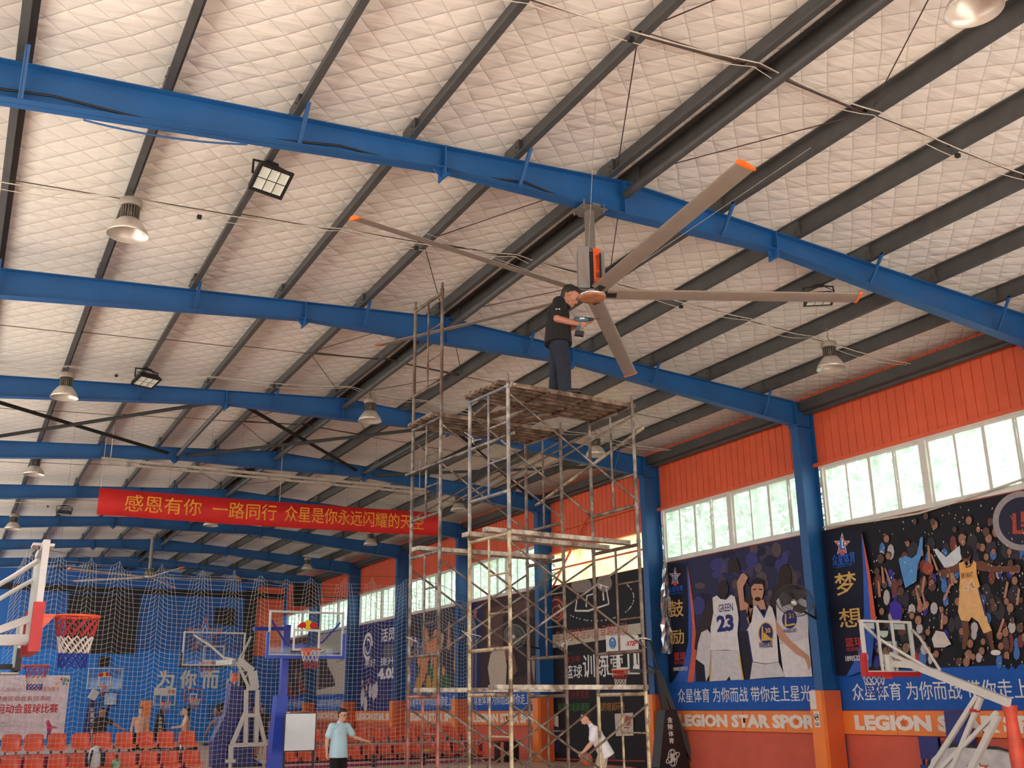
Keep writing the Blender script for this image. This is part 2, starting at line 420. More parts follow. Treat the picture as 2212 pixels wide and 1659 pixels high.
for k, y in enumerate(FR[:-1]):
    b = MB().tube([(XR, y + .13, 8.50), (XR, y + BAY - .13, 8.50)], .062, 12)
    b.box((XR - .08, y + .112, 8.40), (XR + .08, y + .13, 8.60))
    n = k - 2
    tag(b.build('ridge_tie', M_purl), 'grey ridge tie pipe %s' % ('running over the fan motor' if n == 0 else 'in the roof bay before the fan' if n == -1 else 'behind the camera' if n < -1 else 'in the roof bay after the %s blue frame' % ORD[n]), 'tie pipe', 'ridge tie pipes')
for x, w in ((4.86, 'left'), (10.3, 'right')):
    b = MB().tube([(x, FR[4] + .02, zbot(x) + .1), (x, FR[5] - .02, zbot(x) + .1)], .055, 10)
    tag(b.build('tie_pipe', M_purl), 'grey tie pipe of the braced roof bay, %s of the ridge' % w, 'tie pipe')
M_brace = mat('blackish_brace_steel', (44, 42, 40), .55)
for i, (xa, xb) in enumerate(((XL + .1, 4.6), (5.1, 10.05), (10.6, XW - .2))):
    t = thing('cross_brace', 'dark angle iron cross brace under the roof, %s of three cells' % ('leftmost', 'middle', 'rightmost')[i], 'roof brace', ((xa + xb) / 2, (FR[4] + FR[5]) / 2, 8.3))
    za, zb = min(zpur(xa), zpur(xb)) - .12, 0
    f1 = lambda x: zpur(x) - .16
    for p, q, dz in (((xa, FR[4] + .15), (xb, FR[5] - .15), 0), ((xa, FR[5] - .15), (xb, FR[4] + .15), -.05)):
        MB().bar((p[0], p[1], f1(p[0]) + dz), (q[0], q[1], f1(q[0]) + dz), .085, .012).bar((p[0], p[1], f1(p[0]) + dz - .035), (q[0], q[1], f1(q[0]) + dz - .035), .012, .07).build('brace_bar', M_brace, t)
# sag rods between the purlins, one line per slope and bay
M_rod = mat('brown_sag_rod', (74, 58, 48), .6)
for k, y in enumerate(FR[:-1]):
    ym = y + 3.0
    for side, L_ in (('left', PXL), ('right', PXR)):
        b = MB()
        for i in range(5):
            b.tube([(L_[i], ym, zpur(L_[i]) + .07), (L_[i + 1], ym, zpur(L_[i + 1]) + .11)], .008, 5)
            for q in (0, 1): b.tube([(L_[i + q] - .05, ym, zpur(L_[i + q]) + .09), (L_[i + q] + .05, ym, zpur(L_[i + q]) + .09)], .016, 6)
        b.tube([(L_[0], ym, zpur(L_[0]) + .1), (XR, ym, zpur(XR) + .1)], .022, 6); b.tube([(L_[0], ym + .06, zpur(L_[0]) + .1), (L_[1], ym + .06, zpur(L_[1]) + .1)], .016, 6)
        sgn = 1 if side == 'right' else -1
        b.tube([(L_[0], y + .25, zpur(L_[0]) + .12), (L_[1], ym - .1, zpur(L_[1]) + .1)], .008, 5)
        b.tube([(L_[0], y + 5.75, zpur(L_[0]) + .12), (L_[1], ym + .1, zpur(L_[1]) + .1)], .008, 5)
        if k >= 1: tag(b.build('sag_rod_line', M_rod), 'thin brown sag rods, %s roof slope, %s' % (side, 'bay nearest the camera' if k == 1 else 'bay after the %s blue frame' % ORD[k - 2]), 'sag rod', 'sag rods')
# ------------------------------------------------------------------ padded skirting, pillar pads, posters on the right wall
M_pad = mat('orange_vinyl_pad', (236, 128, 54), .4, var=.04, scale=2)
M_pad2 = mat('orange_pad_shade_and_star', (206, 92, 46), .4, var=.04, scale=2)
M_lett = mat('off_white_lettering', (224, 218, 206), .5, var=.03)
def pm(r, g, b): return mat('print_%d_%d_%d' % (r, g, b), (r, g, b), .62, var=.06, scale=9, spec=.25)
BN = ['beside the near portable hoop', 'under the poster with the 23 jersey', 'under the black training poster', 'under the brown player poster', 'under the crowded team poster', 'under the navy price poster', 'under the beige shoe poster', 'in the far corner bay']
def star_pts(c, r, ex, ey, r2=.4, rot=0):
    return [V(c) + (V(ex) * math.sin(rot + PI * i / 5) + V(ey) * math.cos(rot + PI * i / 5)) * (r if i % 2 == 0 else r * r2) for i in range(10)]
_me = text_mesh('LEGI', .03); wa = max(v.co.x for v in _me.vertices) - min(v.co.x for v in _me.vertices)
_me = text_mesh('LEGIO', .03); wb = max(v.co.x for v in _me.vertices) - min(v.co.x for v in _me.vertices)
_me = text_mesh('LEGION STAR SPORT', .03); wc = max(v.co.x for v in _me.vertices) - min(v.co.x for v in _me.vertices)
_me = text_mesh('LEGION STAR SPO', .03); wd = max(v.co.x for v in _me.vertices) - min(v.co.x for v in _me.vertices)
_me = text_mesh('LEGION STAR SP', .03); we = max(v.co.x for v in _me.vertices) - min(v.co.x for v in _me.vertices)
for k in range(-1, 8):
    a1 = Y0 + BAY * k - .16; a0 = Y0 + BAY * (k - 1) + .16
    if k == 2: continue
    t = thing('wall_pad', 'orange padded wall band with big white lettering, %s' % (BN[k] if k >= 0 else 'past the right edge of the view'), 'wall padding', (WALL - .04, (a0 + a1) / 2, 1.0), group='lettered wall pads')
    n = 4; w = (a1 - a0) / n
    for i in range(n):
        MB().box((WALL - .075, a0 + i * w + .006, 1.0), (WALL - .015, a0 + (i + 1) * w - .006, 1.455)).build('pad_panel', M_pad, t)
    y1 = a1 - .32; L_ = a1 - a0 - .5
    lettering('lettering', 'LEGION STAR SPORT', (WALL - .079, y1, 1.08), (0, -L_, 0), (0, 0, .30), M_lett, t, bold=.06)
    for fr in ((wa + wb) / 2 / wc, (we + wd) / 2 / wc):
        MB().prism(star_pts((WALL - .082, y1 - L_ * fr, 1.23), .1, (0, -1, 0), (0, 0, 1)), (.002, 0, 0)).build('star', M_pad2, t)
for k in range(-1, 8):
    y = Y0 + BAY * k
    if k < 7:
        lab = ['beside the near portable hoop', 'beside the black-armed hoop', 'beside the black training poster', 'left of the brown player poster', 'left of the crowded team poster', 'left of the navy price poster', 'left of the beige shoe poster'][k] if k >= 0 else 'past the right edge of the view'
        t = thing('pillar_pad', 'orange padding around the blue pillar %s' % lab, 'pillar padding', (16.45, y, 0), group='orange pillar pads')
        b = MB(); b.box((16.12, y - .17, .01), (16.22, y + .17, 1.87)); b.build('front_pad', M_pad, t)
        b = MB(); b.box((16.225, y - .17, .01), (WALL - .08, y - .135, 1.87)); b.box((16.225, y + .135, .01), (WALL - .08, y + .17, 1.87)); b.build('side_pad', M_pad2, t)  # sides take a darker orange as painted shade, the lit front a brighter one
    if k in (0, 1):
        nm = ('notice_sheet', 'plain white notice sheet high on the orange pillar pad %s' % ('by the near hoop' if k == 0 else 'by the scaffold'))
        tag(MB().box((16.112, y - .02, 1.50), (16.118, y + .15, 1.86)).build(nm[0], pm(214, 212, 204)), nm[1], 'notice')
        t = thing('no_smoking_sign', 'small white no smoking sign on the pillar pad %s' % ('by the near hoop' if k == 0 else 'by the scaffold'), 'sign', (16.115, y - .06, 1.20))
        yy = y + (.02 if k == 0 else .06)
        MB().box((16.112, yy - .09, 1.14), (16.118, yy + .06, 1.46)).build('plate', pm(222, 218, 208), t)
        c = V(16.108, yy - .015, 1.34); b = MB()
        b.tube([c + V(0, math.cos(a) * .055, math.sin(a) * .065) for a in [2 * PI * i / 18 for i in range(18)]], .006, 5, closed=True)
        b.tube([c + V(0, -.04, .045), c + V(0, .04, -.045)], .006, 5); b.box((16.106, yy - .06, 1.33), (16.11, yy + .03, 1.35))
        for i in range(2): b.box((16.106, yy - .07, 1.18 + i * .035), (16.11, yy + .04, 1.195 + i * .035))
        b.build('symbol', pm(60, 56, 58), t)

XPST = WALL - .03
class Poster:
    """a printed sheet on the right wall; shapes are laid on it in thin printed layers"""
    def __init__(s, k, label, base, z0=1.47, z1=5.25, strip=True, cat='poster'):
        s.a1 = Y0 + BAY * k - .13; s.a0 = Y0 + BAY * (k - 1) + .13; s.z0 = z0; s.z1 = z1; s.n = 1
        s.t = thing('wall_poster', label, cat, (XPST, (s.a0 + s.a1) / 2, z0))
        MB().box((XPST, s.a0, z0), (XPST + .016, s.a1, z1)).build('sheet', base, s.t)
        if strip:
            s.rect('slogan_strip', s.a0, s.a1, z0, 2.24, pm(28, 86, 168))
            s.text('slogan', '众星体育 为你而战 带你走上星光大道', s.a1 - .33, 1.66, s.a1 - s.a0 - .3, .34, pm(214, 216, 214), .012)
    def x(s): s.n += 1; return XPST - .0011 * s.n
    def rect(s, name, ya, yb, za, zb, m):
        x = s.x(); return MB().box((x, ya, za), (x + .001, yb, zb)).build(name, m, s.t)
    def text(s, name, txt, y, z, w, h, m, bold=.0, slant=0):
        return lettering(name, txt, (s.x(), y, z), (0, -w, 0), (0, 0, h), m, s.t, bold, slant)
    def poly(s, name, pts, m):
        """pts in photo pixels, projected once onto the sheet's own plane"""
        x = s.x(); return MB().prism([clampy(at(p[0], p[1], X=x), s) for p in pts], (.001, 0, 0)).build(name, m, s.t)
    def polys(s, name, lists, m):
        x = s.x(); b = MB()
        for i, pts in enumerate(lists): b.prism([clampy(at(p[0], p[1], X=x - i * .00006), s) for p in pts], (.0008, 0, 0))
        s.n += len(lists) * .055
        return b.build(name, m, s.t)
    def ptext(s, name, txt, x0, y0, x1, y1, m, bold=0.0):
        """text filling the pixel box (left, top, right, bottom)"""
        x = s.x(); a = at(x0, y1, X=x); r = at(x1, y1, X=x); u = at(x0, y0, X=x)
        return lettering(name, txt, a, (0, r.y - a.y, 0), (0, 0, u.z - a.z), m, s.t, bold)
def clampy(p, s): return V(p.x, min(s.a1, max(s.a0, p.y)), min(s.z1, max(s.z0, p.z)))
def ell(cx, cy, rx, ry, n=18, a0=0): return [(cx + rx * math.cos(a0 + 2 * PI * i / n), cy + ry * math.sin(a0 + 2 * PI * i / n)) for i in range(n)]
def ringpts(cx, cy, rx, ry, k, n=20):
    return [[(cx + rx * math.cos(a), cy + ry * math.sin(a)), (cx + rx * math.cos(c), cy + ry * math.sin(c)), (cx + rx * k * math.cos(c), cy + ry * k * math.sin(c)), (cx + rx * k * math.cos(a), cy + ry * k * math.sin(a))]
            for a, c in [(2 * PI * i / n, 2 * PI * (i + 1) / n) for i in range(n)]]
def star2(cx, cy, rx, ry, k=.42): return [(cx + (rx if i % 2 == 0 else rx * k) * math.sin(PI * i / 5), cy - (ry if i % 2 == 0 else ry * k) * math.cos(PI * i / 5)) for i in range(10)]
def side_panel(P, f, dark, sw_b, sw_o, star, chars, red, small, num):
    P.poly('dark_panel', [f(*p) for p in dark], pm(20, 24, 44))
    P.poly('blue_swoosh', [f(*p) for p in sw_b], pm(48, 92, 180))
    P.poly('orange_swoosh', [f(*p) for p in sw_o], pm(204, 92, 66))
    cx, cy, rx, ry = star
    P.poly('star_outline', [f(*p) for p in star2(cx, cy, rx, ry)], pm(220, 214, 210))
    P.poly('star_red', [f(*p) for p in star2(cx, cy, rx * .86, ry * .86)], pm(176, 60, 58))
    P.poly('star_core', [f(*p) for p in star2(cx, cy, rx * .6, ry * .6)], pm(226, 220, 214))
    P.polys('monogram', [[f(cx - rx * .28, cy - ry * .45), f(cx - rx * .05, cy - ry * .45), f(cx - rx * .05, cy + ry * .25), f(cx + rx * .3, cy + ry * .25), f(cx + rx * .3, cy + ry * .42), f(cx - rx * .28, cy + ry * .42)],
                         [f(cx + rx * .08, cy - ry * .2), f(cx + rx * .25, cy - ry * .2), f(cx + rx * .25, cy + ry * .15), f(cx + rx * .08, cy + ry * .15)]], pm(40, 110, 200))
    P.poly('star_ball', [f(*p) for p in ell(cx, cy + ry * .72, rx * .3, ry * .25)], pm(196, 84, 60))
    for nm, tx, bx, col, bo in chars + [red, small, num]:
        a, c = f(bx[0], bx[1]), f(bx[2], bx[3]); P.ptext(nm, tx, a[0], a[1], c[0], c[1], col, bo)
GOLD = pm(206, 168, 96); REDP = pm(186, 60, 56); BLUP = pm(40, 96, 190); WHTP = pm(222, 220, 216)

# --- poster with the 23, 30 and 31 jerseys
fb = lambda x, y: (1380 + .3369 * x, 1100 + .3369 * y)
P = Poster(1, 'poster of three players in white jerseys 23, 30 and 31 on a dark blue ground', pm(44, 46, 78))
rnd = random.Random(3)
for col in ((70, 62, 84), (34, 34, 58), (88, 74, 78), (58, 60, 120)):
    P.polys('blurred_crowd', [[fb(*p) for p in ell(rnd.uniform(380, 1030), rnd.uniform(250, 640), rnd.uniform(14, 46), rnd.uniform(18, 60), 10)] for _ in range(12)], pm(*col))
P.poly('dark_floor', [fb(*p) for p in ((350, 800), (1060, 760), (1112, 1072), (340, 1108))], pm(34, 34, 46))
side_panel(P, fb, [(150, 350), (312, 345), (330, 700), (310, 900), (270, 1020), (215, 1112), (160, 1112)],
    [(306, 345), (350, 640), (366, 1105), (214, 1110), (285, 1000), (318, 850), (318, 600)],
    [(313, 352), (350, 620), (372, 870), (352, 1107), (312, 1110), (338, 930), (344, 760)],
    (232, 432, 38, 62),
    [('club_name', '众星体育', (190, 500, 284, 536), BLUP, .03), ('club_line', '— LEGION STAR —', (192, 541, 284, 552), BLUP, .01),
     ('big_character', '鼓', (198, 590, 288, 697), GOLD, .03), ('big_character', '励', (206, 778, 292, 868), GOLD, .03)],
    ('red_line', '篮球', (228, 918, 300, 970), REDP, .03), ('small_line', '培训电话', (230, 976, 300, 994), REDP, .01), ('phone_number', '18905329121', (222, 1014, 312, 1038), WHTP, .02))
DSK = pm(50, 40, 40); SKIN = pm(190, 142, 116); WJ = pm(216, 212, 212); WJ2 = pm(200, 197, 200); HAIR = pm(28, 24, 26); YEL = pm(214, 170, 80); NVY = pm(40, 48, 110)
P.polys('left_player_arms', [[fb(*p) for p in l] for l in (
    [(500, 562), (440, 590), (410, 680), (366, 790), (356, 900), (392, 900), (418, 820), (470, 730), (490, 640)],
    [(590, 552), (650, 570), (712, 556), (700, 500), (640, 420), (606, 400), (572, 420), (570, 330), (590, 310), (606, 330), (622, 308), (640, 350), (656, 420), (736, 520), (746, 590), (690, 640), (610, 650)])], DSK)
P.poly('left_player_head', [fb(*p) for p in ell(540, 510, 34, 56)], DSK)
P.poly('seated_man', [fb(*p) for p in ((380, 860), (400, 790), (440, 770), (462, 800), (462, 900), (452, 1060), (430, 1104), (420, 1000), (366, 960))], WJ2)
P.poly('left_jersey', [fb(*p) for p in ((472, 568), (500, 552), (524, 576), (560, 580), (590, 548), (614, 560), (632, 640), (640, 700), (632, 800), (645, 908), (560, 902), (462, 905), (460, 760), (478, 660))], WJ)
P.poly('left_shorts', [fb(*p) for p in ((464, 906), (645, 906), (672, 1094), (590, 1096), (580, 1070), (560, 1098), (452, 1104))], WJ2)
P.polys('left_trim', [[fb(*p) for p in l] for l in ([(464, 930), (470, 930), (462, 1103), (454, 1103)], [(640, 930), (648, 930), (674, 1093), (664, 1093)])], YEL)
P.ptext('jersey_name', 'GREEN', *fb(512, 612), *fb(606, 662), NVY, .01); P.ptext('jersey_number', '23', *fb(503, 682), *fb(612, 790), NVY, .05)
P.polys('right_player_skin', [[fb(*p) for p in l] for l in (ell(936, 430, 42, 78), [(880, 480), (980, 470), (1060, 560), (1090, 620), (870, 640), (836, 600)])], DSK)
P.poly('right_jersey', [fb(*p) for p in ((880, 590), (900, 560), (930, 620), (990, 600), (1020, 560), (1084, 590), (1088, 824), (990, 850), (902, 862), (884, 720))], WJ2)
P.poly('right_shorts', [fb(*p) for p in ((902, 864), (990, 850), (1088, 824), (1112, 1072), (1010, 1076), (930, 1076))], WJ)
P.poly('right_roundel', [fb(*p) for p in ell(966, 706, 48, 60)], NVY)
P.polys('right_bridge', [[fb(*p) for p in l] for l in ([(936, 668), (944, 668), (946, 740), (1000, 730), (1002, 742), (936, 752)],)], YEL)
P.ptext('right_number', '31', *fb(962, 670), *fb(994, 700), YEL, .02); P.ptext('right_word', 'WARRIORS', *fb(926, 770), *fb(1012, 796), NVY, .01)
P.polys('centre_player_skin', [[fb(*p) for p in l] for l in (ell(760, 520, 40, 76), [(730, 580), (800, 580), (816, 640), (734, 650)],
    [(736, 632), (650, 650), (640, 560), (628, 470), (656, 415), (676, 410), (700, 436), (668, 500), (676, 590), (722, 640), (716, 760), (690, 700)],
    [(856, 636), (884, 720), (960, 830), (1040, 900), (1090, 940), (1106, 1000), (1090, 1030), (1066, 960), (1010, 930), (900, 830), (860, 740)])], SKIN)
P.polys('centre_player_hair', [[fb(*p) for p in l] for l in ([(718, 500), (724, 460), (760, 436), (800, 456), (804, 510), (792, 480), (740, 478)], ell(762, 576, 20, 14), [(732, 512), (752, 508), (752, 516), (732, 520)], [(770, 508), (792, 512), (792, 520), (770, 516)])], HAIR)
P.poly('centre_jersey', [fb(*p) for p in ((736, 624), (752, 616), (800, 690), (832, 612), (856, 632), (876, 720), (884, 800), (896, 978), (810, 990), (728, 976), (712, 880), (690, 780), (722, 720))], WJ)
P.polys('centre_trim', [[fb(*p) for p in l] for l in ([(750, 616), (760, 614), (802, 680), (828, 612), (836, 612), (804, 700)], [(690, 780), (700, 778), (732, 976), (724, 976)])], NVY)
P.poly('centre_shorts', [fb(*p) for p in ((728, 980), (810, 994), (896, 980), (938, 1074), (830, 1080), (712, 1090))], WJ2)
P.polys('roundel_rim', [[fb(*q) for q in pl] for pl in ringpts(815, 796, 50, 74, .9)], YEL)
P.poly('centre_roundel', [fb(*p) for p in ell(815, 796, 44, 66)], NVY)
P.polys('centre_bridge', [[fb(*p) for p in l] for l in ([(788, 750), (796, 750), (798, 830), (856, 826), (856, 838), (786, 844)], [(800, 790), (846, 826), (800, 828)])], YEL)
P.ptext('centre_number', '30', *fb(812, 762), *fb(846, 796), YEL, .03); P.ptext('centre_word', 'WARRIORS', *fb(772, 852), *fb(858, 892), NVY, .02)

# --- poster with the confetti crowd and the gold 24 jersey
fa = lambda x, y: (1750 + .367 * x, 1050 + .367 * y)
P = Poster(0, 'confetti crowd poster with a player in gold jersey 24, seen from behind', pm(26, 26, 34))
rnd = random.Random(11)
for nm, col, n, rx, ry in (('crowd_coats', (20, 20, 26), 90, 40, 84), ('crowd_coats', (54, 50, 58), 60, 34, 74), ('crowd_shirts', (66, 112, 176), 22, 24, 60), ('crowd_shirts', (176, 172, 172), 26, 22, 50), ('crowd_shirts', (52, 52, 140), 18, 24, 64), ('crowd_shirts', (110, 62, 58), 18, 26, 60)):
    P.polys(nm, [[fa(*p) for p in ell(rnd.uniform(380, 1500), rnd.uniform(330, 1040), rx * rnd.uniform(.6, 1.1), ry * rnd.uniform(.5, 1), 8)] for _ in range(n)], pm(*col))
heads = [(rnd.uniform(370, 1500), 140 + 900 * rnd.random() ** .8, rnd.uniform(14, 24)) for _ in range(130)]
P.polys('crowd_hair', [[fa(*p) for p in ell(x, y - r * .35, r * 1.12, r * 1.3, 10)] for x, y, r in heads], pm(26, 22, 22))
P.polys('crowd_faces', [[fa(*p) for p in ell(x, y, r * .9, r * 1.25, 10)] for x, y, r in heads[:80]], pm(150, 108, 88))
P.polys('crowd_faces', [[fa(*p) for p in ell(x, y, r * .9, r * 1.25, 10)] for x, y, r in heads[80:]], pm(92, 68, 60))
P.polys('raised_arms', [[fa(x, y), fa(x + 16, y), fa(x + 16 + dx, y - 90), fa(x + 4 + dx, y - 100)] for x, y, dx in [(rnd.uniform(400, 1450), rnd.uniform(360, 900), rnd.uniform(-40, 40)) for _ in range(26)]], pm(170, 124, 100))
P.poly('blue_shirt_fan', [fa(*p) for p in ((520, 430), (560, 410), (600, 425), (628, 400), (650, 300), (664, 300), (660, 400), (632, 460), (626, 560), (560, 600), (540, 520))], pm(84, 140, 196))
P.poly('white_shirt_fan', [fa(*p) for p in ((800, 420), (830, 390), (880, 350), (892, 430), (850, 470), (790, 480), (740, 400), (728, 372), (746, 368))], pm(196, 204, 210))
P.poly('purple_dress_fan', [fa(*p) for p in ((470, 690), (500, 670), (540, 700), (540, 786), (486, 786), (466, 740))], pm(66, 48, 160))
P.poly('white_cap_man', [fa(*p) for p in ((716, 900), (740, 850), (790, 860), (830, 930), (790, 950), (730, 950))], pm(200, 192, 184))
P.poly('ring_logo_disc', [fa(*p) for p in ell(1250, 210, 150, 150, 28)], pm(40, 42, 62))
P.polys('ring_logo', [[fa(*q) for q in pl] for pl in ringpts(1250, 205, 176, 176, .8, 30)], pm(150, 144, 146))
P.polys('ring_logo_letters', [[fa(*p) for p in l] for l in ([(1190, 160), (1212, 160), (1216, 260), (1290, 260), (1290, 282), (1192, 282)], [(1240, 150), (1300, 150), (1300, 170), (1262, 172), (1264, 200), (1300, 200), (1300, 240), (1240, 240), (1240, 222), (1280, 220), (1280, 214), (1240, 212)])], pm(166, 70, 56))
BSK = pm(104, 68, 54); GJ = pm(222, 166, 92); GJ2 = pm(214, 170, 112)
P.polys('star_player_skin', [[fa(*p) for p in l] for l in (ell(918, 400, 30, 44), [(880, 450), (820, 480), (752, 500), (746, 520), (800, 516), (884, 500)], [(972, 446), (1010, 440), (1100, 474), (1210, 468), (1232, 480), (1220, 500), (1100, 508), (986, 496)],
    [(890, 780), (930, 790), (936, 860), (916, 960), (894, 960), (900, 860)], [(1030, 850), (1072, 850), (1076, 920), (1090, 980), (1066, 970), (1050, 900)])], BSK)
P.polys('star_player_hair', [[fa(*p) for p in ell(916, 388, 32, 40)]], HAIR)
P.poly('gold_shorts', [fa(*p) for p in ((880, 612), (990, 590), (1020, 680), (1046, 800), (1070, 850), (1022, 868), (990, 800), (950, 770), (936, 796), (888, 790), (870, 740))], GJ2)
P.poly('gold_jersey', [fa(*p) for p in ((876, 456), (902, 442), (920, 470), (944, 462), (960, 436), (976, 450), (982, 530), (1000, 592), (940, 608), (876, 618), (882, 540))], GJ)
P.polys('purple_trim', [[fa(*p) for p in l] for l in ([(986, 600), (994, 598), (1040, 760), (1030, 770)], [(903, 446), (920, 474), (944, 466), (956, 440), (962, 440), (946, 474), (918, 482)])], pm(50, 46, 100))
P.ptext('jersey_name', 'BRYANT', *fa(892, 512), *fa(962, 544), pm(70, 54, 80), .01)
P.ptext('jersey_number', '24', *fa(896, 556), *fa(974, 616), pm(220, 210, 200), .06); P.ptext('jersey_number', '24', *fa(900, 560), *fa(970, 612), pm(206, 160, 100), .015)
P.poly('printed_ball', [fa(*p) for p in ell(694, 484, 32, 38)], pm(150, 76, 52)); P.poly('white_sock', [fa(*p) for p in ell(1092, 980, 30, 16)], pm(214, 210, 206))
for col in ((214, 212, 208), (206, 184, 120)):
    P.polys('confetti', [[fa(x + rr * math.cos(a) * .5, y + rr * math.sin(a)), fa(x + rr * .35 * math.cos(a + 1.6), y + rr * .35 * math.sin(a + 1.6)), fa(x - rr * math.cos(a) * .5, y - rr * math.sin(a)), fa(x - rr * .35 * math.cos(a + 1.6), y - rr * .35 * math.sin(a + 1.6))]
        for x, y, rr, a in [(rnd.uniform(350, 1480), rnd.uniform(110, 1060), rnd.uniform(5, 10), rnd.uniform(0, 3)) for _ in range(150)]], pm(*col))
side_panel(P, fa, [(30, 265), (306, 268), (330, 560), (318, 800), (280, 1000), (215, 1116), (60, 1116)],
    [(300, 268), (352, 560), (385, 780), (360, 1060), (240, 1116), (150, 1116), (215, 1114), (282, 990), (318, 760), (312, 500)],
    [(304, 275), (350, 500), (388, 784), (360, 800), (340, 560)],
    (188, 345, 50, 70),
    [('club_name', '众星体育', (134, 404, 270, 470), BLUP, .03), ('club_line', '— LEGION STAR —', (138, 466, 268, 486), BLUP, .01),
     ('big_character', '梦', (154, 516, 280, 646), GOLD, .03), ('big_character', '想', (176, 724, 308, 836), GOLD, .03)],
    ('red_line', '篮球', (210, 894, 316, 946), REDP, .03), ('small_line', '培训电话', (216, 950, 312, 974), REDP, .01), ('phone_number', '18905329121', (210, 1000, 345, 1032), WHTP, .02))

# --- black training-school poster
fc = lambda x, y: (860 + .2767 * x, 1200 + .2767 * y)
P = Poster(2, 'black basketball training poster with a drawn hoop under glowing lamps', pm(30, 28, 32), z0=.02, strip=False)
P.polys('lamp_glow', [[fc(*p) for p in ell(1430, 230, 80, 60)], [fc(*p) for p in ell(1610, 215, 60, 70)]], pm(128, 120, 112))
P.polys('drawn_hoop', [[fc(*p) for p in l] for l in ([(1378, 430), (1400, 290), (1408, 292), (1388, 428)], [(1620, 250), (1628, 248), (1650, 372), (1640, 376)], [(1378, 424), (1480, 424), (1646, 372), (1648, 384), (1484, 440), (1378, 438)], [(1462, 400), (1470, 310), (1540, 290), (1548, 360), (1540, 362), (1532, 302), (1478, 318), (1472, 404)], [(1594, 290), (1604, 285), (1612, 350), (1598, 352)])], pm(206, 202, 196))
P.polys('painted_ball', [[fc(*p) for p in ell(1236, 420, 78, 108)]], pm(96, 52, 46)); P.polys('painted_ball_lines', [[fc(*q) for q in pl] for pl in ringpts(1232, 428, 66, 92, .86)] + [[fc(*q) for q in pl] for pl in ringpts(1240, 440, 40, 50, .8)], pm(190, 104, 84))
rnd = random.Random(5)
P.polys('star_dots', [[fc(*p) for p in ell(1540 + 300 * math.cos(a), 330 + 180 * math.sin(a), 5, 7, 6)] for a in [rnd.uniform(-.6, 2.9) for _ in range(60)]], pm(180, 178, 176))
P.poly('beige_band', [fc(*p) for p in ((1120, 630), (1900, 525), (1906, 610), (1126, 730))], pm(190, 180, 160))
P.ptext('band_text', '岛城篮球培训的卓越体验', *fc(1230, 590), *fc(1800, 680), pm(168, 86, 66), .01)
P.ptext('red_word', '青少年', *fc(1306, 790), *fc(1424, 840), pm(150, 44, 46), .02); P.ptext('white_word', '篮球', *fc(1302, 860), *fc(1438, 962), WHTP, .03); P.ptext('white_word', '训练营', *fc(1446, 775), *fc(1760, 955), WHTP, .03)
for tx, bx, col in (('一流的办学资质', (1250, 1060, 1490, 1120), (130, 44, 52)), ('专业的教练团队', (1540, 1060, 1766, 1112), (44, 58, 130)), ('科学的培训课程', (1250, 1152, 1494, 1216), (66, 116, 62)), ('一流的培训环境', (1530, 1146, 1770, 1214), (170, 118, 60))):
    P.ptext('coloured_line', tx, *fc(*bx[:2]), *fc(*bx[2:]), pm(*col), .02)
P.polys('drawn_boards', [[fc(*p) for p in ((1690, 1236), (1834, 1226), (1838, 1406), (1700, 1410))], [fc(*p) for p in ((1204, 1230), (1250, 1255), (1252, 1340), (1206, 1330))]], pm(196, 184, 172))
P.polys('drawn_ball', [[fc(*p) for p in ell(1792, 1290, 26, 42)]], pm(178, 96, 70)); P.polys('drawn_board_lines', [[fc(*q) for q in pl] for pl in ringpts(1764, 1318, 62, 78, .94, 4)] + [[fc(1756, 1340), fc(1800, 1340), fc(1800, 1348), fc(1756, 1348)]], pm(120, 66, 60))
P.polys('drawn_net', [[fc(1220 + i * 8, 1340), fc(1223 + i * 8, 1340), fc(1226 + i * 7, 1530), fc(1223 + i * 7, 1530)] for i in range(5)], pm(60, 74, 120))
P.poly('red_base_line', [fc(*p) for p in ((1190, 1580), (1930, 1600), (1930, 1612), (1190, 1592))], pm(140, 62, 48)); P.ptext('phone_tail', '9191', *fc(1640, 1556), *fc(1694, 1590), pm(140, 92, 80), .01)

# --- brown player poster
P = Poster(3, 'dim brown poster of a player in a pale shirt, behind the scaffold', pm(62, 46, 44))
fd = fc
P.poly('blue_side', [fd(*p) for p in ((560, 390), (650, 375), (640, 1040), (560, 1045))], pm(34, 44, 92)); P.poly('star_mark', [fd(*p) for p in star2(600, 450, 22, 50)], pm(196, 110, 90))
P.polys('brown_blur', [[fd(*p) for p in l] for l in ([(680, 420), (840, 380), (820, 700), (700, 740)], [(900, 380), (1010, 330), (1060, 500), (920, 560)], ell(760, 520, 60, 90))], pm(92, 66, 60))
P.poly('dark_back', [fd(*p) for p in ((820, 470), (1060, 480), (1066, 900), (900, 960), (820, 800))], pm(44, 34, 34))
P.poly('player_arm', [fd(*p) for p in ((690, 700), (760, 690), (900, 760), (930, 900), (900, 940), (860, 820), (720, 760))], pm(116, 80, 66))
P.poly('pale_shirt', [fd(*p) for p in ((720, 770), (760, 730), (830, 740), (848, 860), (840, 1020), (720, 1022), (700, 880))], pm(190, 172, 152)); P.poly('pale_shorts', [fd(*p) for p in ((1040, 790), (1070, 780), (1066, 1000), (1044, 900))], pm(150, 128, 112))
